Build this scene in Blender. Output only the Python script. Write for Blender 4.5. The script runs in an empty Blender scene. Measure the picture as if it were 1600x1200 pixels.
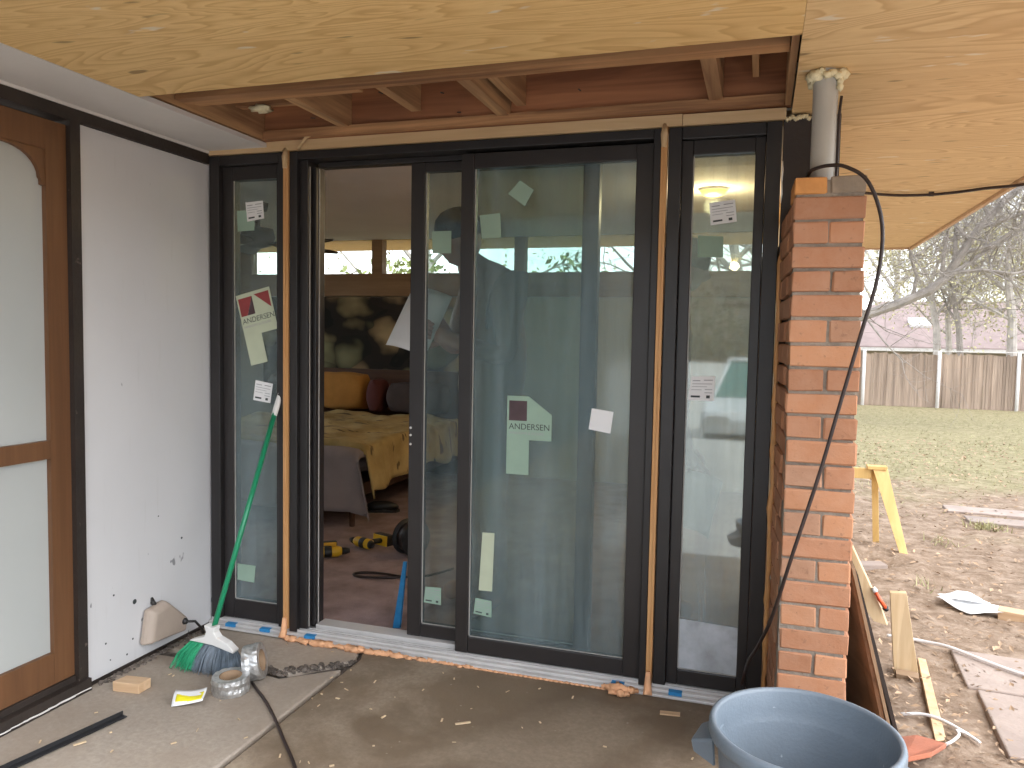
import bpy, bmesh, math, random
import numpy as np
from mathutils import Vector, Matrix

R = math.radians
S = bpy.context.scene
COL = S.collection
random.seed(7)

# ------------------------------------------------------------------ camera
def cam_basis(yaw, pitch, roll):
    f = Vector((-math.sin(yaw) * math.cos(pitch), math.cos(yaw) * math.cos(pitch), math.sin(pitch)))
    r = Vector((math.cos(yaw), math.sin(yaw), 0.0))
    u = r.cross(f)
    c, s = math.cos(roll), math.sin(roll)
    return r * c + u * s, u * c - r * s, f

cd = bpy.data.cameras.new('camera')
cd.sensor_width = 36.0
cd.lens = 36.0 * 1213.95 / 1600.0
cd.clip_start = 0.05
cd.clip_end = 600
cam = bpy.data.objects.new('camera', cd)
COL.objects.link(cam)
_r, _u, _f = cam_basis(0.3085, -0.0621, 0.0184)
cam.matrix_world = Matrix(((_r.x, _u.x, -_f.x, 2.2726), (_r.y, _u.y, -_f.y, -2.829), (_r.z, _u.z, -_f.z, 1.2972), (0, 0, 0, 1)))
S.camera = cam

# ------------------------------------------------------------------ sky, sun, exposure
SUN_EL, SUN_AZ = 52.0, 112.0      # azimuth clockwise from +Y
w = bpy.data.worlds.new('World')
S.world = w
w.use_nodes = True
nt = w.node_tree
nt.nodes.clear()
sky = nt.nodes.new('ShaderNodeTexSky')
sky.sky_type = 'NISHITA'
sky.sun_disc = False
sky.sun_elevation = R(SUN_EL)
sky.sun_rotation = R(SUN_AZ)
sky.air_density = 1.0
sky.dust_density = 0.8
sky.ozone_density = 1.0
hs = nt.nodes.new('ShaderNodeHueSaturation')
hs.inputs['Saturation'].default_value = 0.3     # a cloud sheet: nearly white all over
bg = nt.nodes.new('ShaderNodeBackground')
bg.inputs['Strength'].default_value = 0.15
wo = nt.nodes.new('ShaderNodeOutputWorld')
nt.links.new(sky.outputs['Color'], hs.inputs['Color'])
nt.links.new(hs.outputs['Color'], bg.inputs['Color'])
nt.links.new(bg.outputs['Background'], wo.inputs['Surface'])
sl = bpy.data.lights.new('sun', 'SUN')
sl.energy = 0.5
sl.angle = R(60)
sl.color = (1.0, 0.98, 0.95)
so = bpy.data.objects.new('sun', sl)
COL.objects.link(so)
_d = Vector((math.sin(R(SUN_AZ)) * math.cos(R(SUN_EL)), math.cos(R(SUN_AZ)) * math.cos(R(SUN_EL)), math.sin(R(SUN_EL))))
so.rotation_euler = _d.to_track_quat('Z', 'Y').to_euler()
S.view_settings.view_transform = 'Standard'
S.view_settings.look = 'None'
S.view_settings.gamma = 1.0
S.view_settings.use_curve_mapping = False
S.view_settings.exposure = 2.25
S.render.engine = 'CYCLES'
S.cycles.max_bounces = 6
S.cycles.diffuse_bounces = 4
S.cycles.glossy_bounces = 3
S.cycles.transmission_bounces = 8
S.cycles.transparent_max_bounces = 16
S.cycles.caustics_reflective = False
S.cycles.caustics_refractive = False
S.cycles.sample_clamp_indirect = 6.0
S.cycles.use_adaptive_sampling = True
S.cycles.adaptive_threshold = 0.03
S.cycles.use_denoising = True
try:
    S.cycles.denoiser = 'OPENIMAGEDENOISE'
except Exception:
    pass

# ------------------------------------------------------------------ helpers
class MB:
    def __init__(self):
        self.v = []
        self.f = []

    def _add(self, vs, fs):
        o = len(self.v)
        self.v += [tuple(p) for p in vs]
        self.f += [tuple(i + o for i in f) for f in fs]

    def box(self, x0, x1, y0, y1, z0, z1, M=None):
        vs = [(x0, y0, z0), (x1, y0, z0), (x1, y1, z0), (x0, y1, z0), (x0, y0, z1), (x1, y0, z1), (x1, y1, z1), (x0, y1, z1)]
        if M is not None:
            vs = [M @ Vector(p) for p in vs]
        self._add(vs, [(0, 3, 2, 1), (4, 5, 6, 7), (0, 1, 5, 4), (1, 2, 6, 5), (2, 3, 7, 6), (3, 0, 4, 7)])
        return self

    def prism(self, pts, off):
        n = len(pts)
        off = Vector(off)
        a = [Vector(p) for p in pts]
        self._add(a + [p + off for p in a], [tuple(range(n - 1, -1, -1)), tuple(range(n, 2 * n))] +
                  [(i, (i + 1) % n, n + (i + 1) % n, n + i) for i in range(n)])
        return self

    def tube(self, path, r, n=8, closed=False, cap=True, flat=1.0):
        P = [Vector(p) for p in path]
        m = len(P)
        rr = r if isinstance(r, (list, tuple)) else [r] * m
        vs = []
        prev = None
        for i in range(m):
            if closed:
                t = P[(i + 1) % m] - P[i - 1]
            else:
                t = P[min(i + 1, m - 1)] - P[max(i - 1, 0)]
            t = t.normalized() if t.length > 1e-9 else Vector((0, 0, 1))
            if prev is None:
                a = t.cross(Vector((0, 0, 1)))
                if a.length < 0.1:
                    a = t.cross(Vector((1, 0, 0)))
            else:
                a = prev - t * prev.dot(t)
                if a.length < 1e-6:
                    a = t.cross(Vector((1, 0, 0)))
            a.normalize()
            prev = a
            b = t.cross(a)
            for k in range(n):
                th = 2 * math.pi * k / n
                vs.append(P[i] + (a * math.cos(th) + b * math.sin(th) * flat) * rr[i])
        fs = []
        for i in range(m if closed else m - 1):
            j = (i + 1) % m
            for k in range(n):
                fs.append((i * n + k, i * n + (k + 1) % n, j * n + (k + 1) % n, j * n + k))
        if cap and not closed:
            fs += [tuple(range(n - 1, -1, -1)), tuple(range((m - 1) * n, m * n))]
        self._add(vs, fs)
        return self

    def lathe(self, prof, n=32, M=None, close=False):
        vs, fs = [], []
        m = len(prof)
        for r, z in prof:
            for k in range(n):
                th = 2 * math.pi * k / n
                p = Vector((r * math.cos(th), r * math.sin(th), z))
                vs.append(M @ p if M is not None else p)
        for i in range(m if close else m - 1):
            j = (i + 1) % m
            for k in range(n):
                fs.append((i * n + k, i * n + (k + 1) % n, j * n + (k + 1) % n, j * n + k))
        self._add(vs, fs)
        return self

    def blob(self, c, rad, seed=0, n=10, amp=0.25, M=None):
        rnd = random.Random(seed)
        ph = [rnd.uniform(0, 6.28) for _ in range(6)]
        vs, fs = [], []
        m = n // 2
        for i in range(m + 1):
            phi = math.pi * i / m
            for k in range(n):
                th = 2 * math.pi * k / n
                q = 1 + amp * (math.sin(3 * th + ph[0]) * math.sin(2 * phi + ph[1]) + 0.6 * math.sin(5 * th + ph[2]) * math.sin(4 * phi + ph[3]))
                p = Vector((math.sin(phi) * math.cos(th) * rad[0] * q, math.sin(phi) * math.sin(th) * rad[1] * q, math.cos(phi) * rad[2] * q))
                if M is not None:
                    p = M @ p
                vs.append(Vector(c) + p)
        for i in range(m):
            for k in range(n):
                fs.append((i * n + k, (i + 1) * n + k, (i + 1) * n + (k + 1) % n, i * n + (k + 1) % n))
        self._add(vs, fs)
        return self

    def mesh(self, name, mat, smooth=False):
        me = bpy.data.meshes.new(name)
        me.from_pydata(self.v, [], self.f)
        bm = bmesh.new()
        bm.from_mesh(me)
        bmesh.ops.recalc_face_normals(bm, faces=bm.faces)
        bm.to_mesh(me)
        bm.free()
        if mat:
            me.materials.append(mat)
        if smooth:
            me.polygons.foreach_set('use_smooth', [True] * len(me.polygons))
        return me

    def build(self, name, mat, parent=None, smooth=False, bevel=0.0, loc=None, seg=2):
        me = self.mesh(name, mat, smooth)
        return link(name, me, parent, bevel, loc, seg)


def link(name, me, parent=None, bevel=0.0, loc=None, seg=2):
    o = bpy.data.objects.new(name, me)
    COL.objects.link(o)
    if parent is not None:
        o.parent = parent
    if loc is not None:
        o.location = loc
    if bevel:
        b = o.modifiers.new('bevel', 'BEVEL')
        b.width = bevel
        b.segments = seg
        b.limit_method = 'ANGLE'
        b.angle_limit = R(40)
    return o


def tag(o, label=None, cat=None, group=None, kind=None):
    if label:
        o['label'] = label
    if cat:
        o['category'] = cat
    if group:
        o['group'] = group
    if kind:
        o['kind'] = kind
    return o


def thing(name, label, cat, group=None, loc=(0, 0, 0)):
    o = bpy.data.objects.new(name, None)
    o.empty_display_size = 0.1
    COL.objects.link(o)
    o.location = loc
    return tag(o, label, cat, group)


def box(name, mat, parent, x0, x1, y0, y1, z0, z1, bevel=0.0):
    """a box mesh centred on its own origin; parent empties sit at the world origin"""
    cx, cy, cz = (x0 + x1) / 2, (y0 + y1) / 2, (z0 + z1) / 2
    return MB().box(x0 - cx, x1 - cx, y0 - cy, y1 - cy, z0 - cz, z1 - cz).build(name, mat, parent, False, bevel, (cx, cy, cz))


# ------------------------------------------------------------------ materials
def N(nt, t, **kw):
    n = nt.nodes.new(t)
    for k, v in kw.items():
        if k in n.inputs:
            n.inputs[k].default_value = v
        else:
            setattr(n, k, v)
    return n


def newmat(name):
    m = bpy.data.materials.new(name)
    m.use_nodes = True
    nt = m.node_tree
    b = nt.nodes['Principled BSDF']
    return m, nt, b


def coords(nt, scale=(1, 1, 1), rand=False, kind='Object'):
    tc = N(nt, 'ShaderNodeTexCoord')
    mp = N(nt, 'ShaderNodeMapping')
    mp.inputs['Scale'].default_value = scale
    nt.links.new(tc.outputs[kind], mp.inputs['Vector'])
    if rand:
        oi = N(nt, 'ShaderNodeObjectInfo')
        mu = N(nt, 'ShaderNodeMath', operation='MULTIPLY')
        mu.inputs[1].default_value = 37.0
        nt.links.new(oi.outputs['Random'], mu.inputs[0])
        nt.links.new(mu.outputs[0], mp.inputs['Location'])
    return mp.outputs['Vector']


def ramp(nt, fac, stops):
    r = N(nt, 'ShaderNodeValToRGB')
    e = r.color_ramp.elements
    while len(e) < len(stops):
        e.new(0.5)
    for el, (p, c) in zip(e, stops):
        el.position = p
        el.color = (*c, 1) if len(c) == 3 else c
    nt.links.new(fac, r.inputs['Fac'])
    return r.outputs['Color']


def mixc(nt, fac, a, b, mode='MIX'):
    m = N(nt, 'ShaderNodeMix', data_type='RGBA', blend_type=mode)
    for s, i in ((fac, 0), (a, 6), (b, 7)):
        if isinstance(s, (int, float)):
            m.inputs[i].default_value = s
        elif isinstance(s, tuple):
            m.inputs[i].default_value = (*s, 1)
        else:
            nt.links.new(s, m.inputs[i])
    return m.outputs[2]


def noise(nt, vec, scale, detail=4, rough=0.55, dist=0.0):
    n = N(nt, 'ShaderNodeTexNoise')
    n.inputs['Scale'].default_value = scale
    n.inputs['Detail'].default_value = detail
    n.inputs['Roughness'].default_value = rough
    n.inputs['Distortion'].default_value = dist
    nt.links.new(vec, n.inputs['Vector'])
    return n.outputs['Fac']


def bump(nt, b, h, strength=0.2, dist=0.01):
    bp = N(nt, 'ShaderNodeBump')
    bp.inputs['Strength'].default_value = strength
    bp.inputs['Distance'].default_value = dist
    nt.links.new(h, bp.inputs['Height'])
    nt.links.new(bp.outputs['Normal'], b.inputs['Normal'])


def mat(name, col, rough=0.6, var=0.2, scale=6.0, bmp=0.15, bscale=80.0, metal=0.0, rand=0.0, spec=None, speck=None, stretch=(1, 1, 1)):
    m, nt, b = newmat(name)
    v = coords(nt, stretch, rand > 0)
    n1 = noise(nt, v, scale, 5)
    dark = tuple(c * (1 - var) for c in col)
    lite = tuple(min(1, c * (1 + var)) for c in col)
    c = ramp(nt, n1, [(0.3, dark), (0.7, lite)])
    if speck:
        n3 = noise(nt, v, speck[0], 2, 0.7)
        f = ramp(nt, n3, [(speck[1], (0, 0, 0)), (speck[1] + 0.06, (1, 1, 1))])
        c = mixc(nt, f, c, speck[2])
    if rand:
        oi = N(nt, 'ShaderNodeObjectInfo')
        rr = ramp(nt, oi.outputs['Random'], [(0, (1 - rand,) * 3), (1, (1 + rand,) * 3)])
        c = mixc(nt, 1.0, c, rr, 'MULTIPLY')
    nt.links.new(c, b.inputs['Base Color'])
    b.inputs['Roughness'].default_value = rough
    b.inputs['Metallic'].default_value = metal
    if spec is not None:
        b.inputs['Specular IOR Level'].default_value = spec
    if bmp:
        bump(nt, b, noise(nt, v, bscale, 4), bmp)
    return m


def plywood_mat(name, base, dark, along='x', smear=True, seed=0.0):
    m, nt, b = newmat(name)
    sc = (0.75, 3.6, 1.0) if along == 'x' else (3.6, 0.75, 1.0)
    tc = N(nt, 'ShaderNodeTexCoord')
    mp = N(nt, 'ShaderNodeMapping')
    mp.inputs['Scale'].default_value = sc
    mp.inputs['Location'].default_value = (seed, seed * 1.7, 0)
    nt.links.new(tc.outputs['Object'], mp.inputs['Vector'])
    v = mp.outputs['Vector']
    h = noise(nt, v, 0.75, 2.6, 0.5, 0.9)
    mu = N(nt, 'ShaderNodeMath', operation='MULTIPLY')
    mu.inputs[1].default_value = 36.0
    nt.links.new(h, mu.inputs[0])
    fr = N(nt, 'ShaderNodeMath', operation='FRACT')
    nt.links.new(mu.outputs[0], fr.inputs[0])
    mid = tuple(a * 0.55 + c * 0.45 for a, c in zip(base, dark))
    c1 = ramp(nt, fr.outputs[0], [(0.0, base), (0.5, tuple(0.8 * a + 0.2 * q for a, q in zip(base, dark))), (0.88, tuple(0.3 * a + 0.7 * q for a, q in zip(base, dark))), (1.0, base)])
    fine = noise(nt, v, 26, 3, 0.6)
    c2 = mixc(nt, ramp(nt, fine, [(0.45, (0, 0, 0)), (0.8, (0.35, 0.35, 0.35))]), c1, dark)
    # broad tone changes between the veneer strips
    tone = noise(nt, v, 0.6, 2)
    c3 = mixc(nt, ramp(nt, tone, [(0.35, (0, 0, 0)), (0.7, (0.55,) * 3)]), c2, mid)
    # knots and short dark checks
    v2 = coords(nt, (2.2, 9, 1) if along == 'x' else (9, 2.2, 1))
    kn = noise(nt, v2, 2.3, 1, 0.4)
    c4 = mixc(nt, ramp(nt, kn, [(0.70, (0, 0, 0)), (0.745, (0.8,) * 3)]), c3, tuple(d * 0.45 for d in dark))
    if smear:
        v3 = coords(nt, (2.5, 7, 1))
        s1 = noise(nt, v3, 1.6, 3, 0.6)
        c4 = mixc(nt, ramp(nt, s1, [(0.645, (0, 0, 0)), (0.69, (0.75,) * 3)]), c4, (0.82, 0.74, 0.6))
    nt.links.new(c4, b.inputs['Base Color'])
    b.inputs['Roughness'].default_value = 0.65
    bump(nt, b, fine, 0.15, 0.004)
    return m


def grain_mat(name, base, dark, axis=0, rough=0.6, freq=28, rand=0.0, var=1.0):
    """sawn timber with grain along one axis"""
    m, nt, b = newmat(name)
    sc = [freq, freq, freq]
    sc[axis] = freq * 0.05
    v = coords(nt, tuple(sc), True)
    n1 = noise(nt, v, 1.0, 4, 0.6, 0.6)
    sc2 = [5, 5, 5]
    sc2[axis] = 1.2
    n2 = noise(nt, coords(nt, tuple(sc2), True), 1.0, 3)
    c = ramp(nt, n1, [(0.3, dark), (0.62, base)])
    c = mixc(nt, ramp(nt, n2, [(0.35, (0.5 * var,) * 3), (0.65, (0, 0, 0))]), c, dark)
    if rand:
        oi = N(nt, 'ShaderNodeObjectInfo')
        rr = ramp(nt, oi.outputs['Random'], [(0, (1 - rand,) * 3), (1, (1 + rand,) * 3)])
        c = mixc(nt, 1.0, c, rr, 'MULTIPLY')
    nt.links.new(c, b.inputs['Base Color'])
    b.inputs['Roughness'].default_value = rough
    bump(nt, b, n1, 0.2, 0.003)
    return m


def glass_mat(name, tint, refl, rough=0.0, dirt=0.03):
    """one face of a glazed unit: clear with a tint, plus the mirror image of a coated pane"""
    m = bpy.data.materials.new(name)
    m.use_nodes = True
    nt = m.node_tree
    nt.nodes.clear()
    out = N(nt, 'ShaderNodeOutputMaterial')
    tr = N(nt, 'ShaderNodeBsdfTransparent')
    tr.inputs['Color'].default_value = (*tint, 1)
    gl = N(nt, 'ShaderNodeBsdfGlossy')
    gl.inputs['Color'].default_value = (0.93, 1.0, 0.98, 1)
    gl.inputs['Roughness'].default_value = rough
    lw = N(nt, 'ShaderNodeLayerWeight')
    lw.inputs['Blend'].default_value = 0.25
    ma = N(nt, 'ShaderNodeMath', operation='MULTIPLY_ADD')
    ma.inputs[1].default_value = 0.7
    ma.inputs[2].default_value = refl
    nt.links.new(lw.outputs['Fresnel'], ma.inputs[0])
    mx = N(nt, 'ShaderNodeMixShader')
    nt.links.new(ma.outputs[0], mx.inputs[0])
    nt.links.new(tr.outputs[0], mx.inputs[1])
    nt.links.new(gl.outputs[0], mx.inputs[2])
    df = N(nt, 'ShaderNodeBsdfDiffuse')
    df.inputs['Color'].default_value = (0.50, 0.61, 0.66, 1)
    v = coords(nt, (6, 6, 0.35))
    d1 = noise(nt, v, 1.0, 4, 0.6)
    f = ramp(nt, d1, [(0.38, (dirt * 0.35,) * 3), (0.66, (dirt * 2.0,) * 3)])  # streaky haze painted over the pane; dirt sets its strength
    mx2 = N(nt, 'ShaderNodeMixShader')
    nt.links.new(f, mx2.inputs[0])
    nt.links.new(mx.outputs[0], mx2.inputs[1])
    nt.links.new(df.outputs[0], mx2.inputs[2])
    nt.links.new(mx2.outputs[0], out.inputs['Surface'])
    return m


def emit_mat(name, col, strength):
    m, nt, b = newmat(name)
    b.inputs['Base Color'].default_value = (*col, 1)
    b.inputs['Emission Color'].default_value = (*col, 1)
    b.inputs['Emission Strength'].default_value = strength
    v = coords(nt)
    bump(nt, b, noise(nt, v, 30), 0.05)
    return m


def white_panel_mat(name, col):
    m, nt, b = newmat(name)
    v = coords(nt)
    n1 = noise(nt, v, 1.6, 4)
    c = ramp(nt, n1, [(0.35, tuple(a * 0.93 for a in col)), (0.7, col)])
    # scuffs and nail holes, denser near the foot of the wall
    sep = N(nt, 'ShaderNodeSeparateXYZ')
    tc = N(nt, 'ShaderNodeTexCoord')
    nt.links.new(tc.outputs['Object'], sep.inputs[0])
    low = N(nt, 'ShaderNodeMapRange')
    low.inputs['From Min'].default_value = -0.45
    low.inputs['From Max'].default_value = -1.0
    low.inputs['To Min'].default_value = 0.0
    low.inputs['To Max'].default_value = 0.075
    nt.links.new(sep.outputs['Z'], low.inputs['Value'])
    n2 = noise(nt, coords(nt, (1, 1, 0.6)), 17, 2, 0.5)
    ad = N(nt, 'ShaderNodeMath', operation='ADD')
    nt.links.new(n2, ad.inputs[0])
    nt.links.new(low.outputs[0], ad.inputs[1])
    c = mixc(nt, ramp(nt, ad.outputs[0], [(0.765, (0, 0, 0)), (0.785, (0.8,) * 3)]), c, (0.16, 0.16, 0.17))
    st = noise(nt, coords(nt, (1, 14, 1.2)), 3.0, 3, 0.6)
    c = mixc(nt, ramp(nt, st, [(0.62, (0, 0, 0)), (0.8, (0.22,) * 3)]), c, (0.45, 0.43, 0.4))
    nt.links.new(c, b.inputs['Base Color'])
    b.inputs['Roughness'].default_value = 0.5
    bump(nt, b, noise(nt, v, 9, 4), 0.12, 0.01)
    return m


def concrete_mat(name, base, stain, amount):
    m, nt, b = newmat(name)
    v = coords(nt)
    n1 = noise(nt, v, 2.1, 6, 0.62, 0.3)
    n2 = noise(nt, v, 55, 5, 0.7)
    n4 = noise(nt, v, 0.8, 3, 0.5)
    c = ramp(nt, n2, [(0.3, tuple(a * 0.8 for a in base)), (0.7, tuple(a * 1.15 for a in base))])
    c = mixc(nt, ramp(nt, n1, [(0.42, (0, 0, 0)), (0.58, (amount,) * 3)]), c, stain)
    c = mixc(nt, ramp(nt, n4, [(0.48, (0, 0, 0)), (0.62, (amount * 0.55,) * 3)]), c, tuple(a * 0.5 for a in stain))
    n3 = noise(nt, v, 30, 1, 0.4)
    c = mixc(nt, ramp(nt, n3, [(0.75, (0, 0, 0)), (0.80, (0.45,) * 3)]), c, (0.45, 0.39, 0.31))
    nt.links.new(c, b.inputs['Base Color'])
    r = ramp(nt, n1, [(0.4, (0.9,) * 3), (0.7, (0.6,) * 3)])
    nt.links.new(r, b.inputs['Roughness'])
    b.inputs['Specular IOR Level'].default_value = 0.3
    bump(nt, b, n2, 0.25, 0.006)
    return m


def brick_mat(name, base):
    m, nt, b = newmat(name)
    v = coords(nt, (1, 1, 1), True)
    oi = N(nt, 'ShaderNodeObjectInfo')
    cr = ramp(nt, oi.outputs['Random'], [(0.0, tuple(a * 0.80 for a in base)), (0.35, base), (0.7, (base[0] * 1.18, base[1] * 1.22, base[2] * 1.15)), (1.0, (base[0] * 0.85, base[1] * 1.0, base[2] * 1.15))])
    n1 = noise(nt, v, 16, 5, 0.65)
    c = mixc(nt, ramp(nt, n1, [(0.35, (0, 0, 0)), (0.75, (0.3,) * 3)]), cr, (0.56, 0.37, 0.26))
    n2 = noise(nt, v, 60, 3, 0.6)
    c = mixc(nt, ramp(nt, n2, [(0.62, (0, 0, 0)), (0.74, (0.6,) * 3)]), c, (0.22, 0.12, 0.08))
    nt.links.new(c, b.inputs['Base Color'])
    b.inputs['Roughness'].default_value = 0.9
    b.inputs['Specular IOR Level'].default_value = 0.2
    bump(nt, b, noise(nt, v, 45, 5, 0.7), 0.5, 0.004)
    return m


def ground_mat(name):
    m, nt, b = newmat(name)
    v = coords(nt)
    n1 = noise(nt, v, 0.9, 5, 0.6)
    n2 = noise(nt, v, 9, 6, 0.7)
    n3 = noise(nt, v, 38, 3, 0.6)
    dirt = ramp(nt, n2, [(0.3, (0.155, 0.105, 0.07)), (0.5, (0.265, 0.195, 0.14)), (0.72, (0.39, 0.305, 0.235))])
    dirt = mixc(nt, ramp(nt, n3, [(0.60, (0, 0, 0)), (0.72, (0.6,) * 3)]), dirt, (0.46, 0.38, 0.29))
    grass = ramp(nt, n2, [(0.3, (0.16, 0.15, 0.075)), (0.55, (0.28, 0.245, 0.14)), (0.75, (0.38, 0.325, 0.215))])
    sep = N(nt, 'ShaderNodeSeparateXYZ')
    tc = N(nt, 'ShaderNodeTexCoord')
    nt.links.new(tc.outputs['Object'], sep.inputs[0])
    mr = N(nt, 'ShaderNodeMapRange')
    mr.inputs['From Min'].default_value = 4.6
    mr.inputs['From Max'].default_value = 9.0
    nt.links.new(sep.outputs['Y'], mr.inputs['Value'])
    ad = N(nt, 'ShaderNodeMath', operation='MULTIPLY_ADD')
    ad.inputs[1].default_value = 1.0
    nt.links.new(n1, ad.inputs[0])
    nt.links.new(mr.outputs[0], ad.inputs[2])
    c = mixc(nt, ramp(nt, ad.outputs[0], [(0.62, (0, 0, 0)), (1.2, (0.9,) * 3)]), dirt, grass)
    nt.links.new(c, b.inputs['Base Color'])
    b.inputs['Roughness'].default_value = 0.95
    b.inputs['Specular IOR Level'].default_value = 0.1
    bump(nt, b, n2, 0.6, 0.03)
    return m


def mural_mat(name):
    """dark printed wall hanging: overlapping rounded succulent leaves"""
    m, nt, b = newmat(name)
    v = coords(nt, (1, 1, 1.25))
    nd = N(nt, 'ShaderNodeTexNoise')
    nd.inputs['Scale'].default_value = 3.0
    nt.links.new(v, nd.inputs['Vector'])
    mx = N(nt, 'ShaderNodeMix', data_type='RGBA')
    mx.inputs[0].default_value = 0.24
    nt.links.new(v, mx.inputs[6])
    nt.links.new(nd.outputs['Color'], mx.inputs[7])
    vo = N(nt, 'ShaderNodeTexVoronoi')
    vo.inputs['Scale'].default_value = 4.0
    nt.links.new(mx.outputs[2], vo.inputs['Vector'])
    leaf = ramp(nt, vo.outputs['Distance'], [(0.0, (0.62, 0.58, 0.46)), (0.3, (0.42, 0.40, 0.30)), (0.5, (0.22, 0.20, 0.15)), (0.64, (0.02, 0.019, 0.02))])
    bw = N(nt, 'ShaderNodeSeparateXYZ')
    nt.links.new(vo.outputs['Color'], bw.inputs[0])
    tint = ramp(nt, bw.outputs[0], [(0.0, (0.12, 0.12, 0.13)), (0.35, (0.75, 0.8, 0.6)), (0.65, (1.1, 0.85, 0.62)), (1.0, (1.5, 1.2, 1.0))])
    c = mixc(nt, 1.0, leaf, tint, 'MULTIPLY')
    nt.links.new(c, b.inputs['Base Color'])
    b.inputs['Roughness'].default_value = 0.85
    return m


def blanket_mat(name):
    m, nt, b = newmat(name)
    v = coords(nt)
    n1 = noise(nt, v, 5, 4)
    c = ramp(nt, n1, [(0.35, (0.38, 0.27, 0.10)), (0.65, (0.55, 0.41, 0.18))])
    n2 = noise(nt, coords(nt, (4, 11, 4)), 1.6, 2, 0.4)
    c = mixc(nt, ramp(nt, n2, [(0.63, (0, 0, 0)), (0.67, (0.85,) * 3)]), c, (0.09, 0.06, 0.035))
    nt.links.new(c, b.inputs['Base Color'])
    b.inputs['Roughness'].default_value = 0.9
    bump(nt, b, noise(nt, v, 14, 4), 0.6, 0.02)
    return m


m_ply = plywood_mat('plywood_soffit', (0.87, 0.605, 0.27), (0.56, 0.31, 0.10), 'x')
m_ply2 = plywood_mat('plywood_soffit_pale', (0.82, 0.595, 0.31), (0.52, 0.30, 0.12), 'x', True, 5.3)
m_rafter = grain_mat('old_rafter_wood', (0.58, 0.31, 0.14), (0.20, 0.09, 0.04), 0, 0.7, 24)
m_rafter_y = grain_mat('old_joist_wood', (0.62, 0.37, 0.18), (0.24, 0.12, 0.06), 1, 0.7, 24)
m_header = grain_mat('red_header_wood', (0.52, 0.22, 0.095), (0.19, 0.07, 0.03), 0, 0.7, 18)
m_trim = grain_mat('raw_pine_trim', (0.68, 0.50, 0.29), (0.52, 0.34, 0.17), 0)
m_pine = grain_mat('pine_board', (0.72, 0.55, 0.34), (0.56, 0.38, 0.2), 2, 0.6, 22)
m_pine_x = grain_mat('pine_board_flat', (0.68, 0.49, 0.31), (0.5, 0.31, 0.17), 0, 0.6, 22)
m_saw = grain_mat('yellow_pine_sawhorse', (0.70, 0.48, 0.19), (0.55, 0.34, 0.11), 2, 0.6, 16)
m_strip = grain_mat('orange_wood_strip', (0.66, 0.37, 0.16), (0.52, 0.26, 0.09), 2, 0.6, 40)
m_frame = mat('dark_bronze_frame', (0.021, 0.0185, 0.0185), 0.42, 0.15, 3, 0.05, 160)
m_frame2 = mat('dark_bronze_sash', (0.026, 0.0225, 0.022), 0.38, 0.15, 3, 0.05, 160)
m_dark = mat('dark_brown_trim', (0.028, 0.02, 0.016), 0.55, 0.3, 5, 0.2, 60, speck=(24, 0.70, (0.13, 0.1, 0.08)))
m_board = mat('dark_brown_board', (0.035, 0.026, 0.023), 0.6, 0.25, 4, 0.15, 70)
m_alum = mat('mill_aluminium', (0.66, 0.64, 0.62), 0.42, 0.1, 6, 0.06, 120, 0.25)
m_bead = mat('pale_glazing_bead', (0.4, 0.38, 0.35), 0.5, 0.1, 20, 0.05)
m_white = white_panel_mat('scuffed_white_paint', (0.665, 0.66, 0.665))
m_soff = mat('painted_plaster_soffit', (0.70, 0.67, 0.64), 0.7, 0.06, 3, 0.1, 30)
m_brown = grain_mat('stained_door_wood', (0.17, 0.078, 0.032), (0.115, 0.05, 0.02), 2, 0.5, 30)
m_frost = mat('frosted_glass_sheet', (0.42, 0.435, 0.42), 0.3, 0.05, 1.2, 0.05, 10)
m_conA = concrete_mat('pale_patio_concrete', (0.47, 0.405, 0.335), (0.36, 0.29, 0.225), 0.6)
m_conB = concrete_mat('stained_patio_concrete', (0.37, 0.295, 0.215), (0.20, 0.145, 0.095), 0.9)
m_rubble = mat('rubble', (0.14, 0.115, 0.095), 0.95, 0.5, 30, 0.6, 60)
m_brick = brick_mat('orange_red_brick', (0.46, 0.215, 0.118))
m_brick_o = mat('orange_cored_brick', (0.62, 0.28, 0.09), 0.9, 0.15, 14, 0.5, 45)
m_brick_g = mat('mortar_smeared_brick', (0.30, 0.235, 0.175), 0.95, 0.2, 14, 0.5, 45)
m_mortar = mat('mortar', (0.26, 0.215, 0.17), 0.95, 0.25, 20, 0.6, 70)
m_pipe = mat('grey_pipe', (0.42, 0.405, 0.37), 0.45, 0.08, 4, 0.06, 30)
m_foam = mat('cream_spray_foam', (0.76, 0.68, 0.45), 0.85, 0.12, 25, 0.6, 50)
m_foam_o = mat('orange_spray_foam', (0.80, 0.43, 0.23), 0.85, 0.15, 25, 0.6, 60)
m_black = mat('black_rubber', (0.018, 0.016, 0.015), 0.5, 0.2, 20, 0.1)
m_cable = mat('dark_brown_cable', (0.03, 0.017, 0.014), 0.45, 0.2, 20, 0.05)
m_bin = mat('blue_grey_plastic', (0.16, 0.195, 0.23), 0.42, 0.10, 5, 0.12, 130, speck=(38, 0.735, (0.5, 0.54, 0.58)))
m_green = mat('green_plastic', (0.015, 0.26, 0.12), 0.3, 0.08, 10, 0.02)
m_bristle_g = mat('green_bristle', (0.03, 0.36, 0.17), 0.5, 0.3, 30, 0.0)
m_bristle_b = mat('blue_grey_bristle', (0.13, 0.165, 0.20), 0.5, 0.35, 30, 0.0)
m_wplast = mat('white_plastic', (0.78, 0.77, 0.74), 0.4, 0.04, 8, 0.02)
m_beige = mat('beige_plastic', (0.40, 0.325, 0.265), 0.55, 0.08, 8, 0.1, 90)
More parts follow.
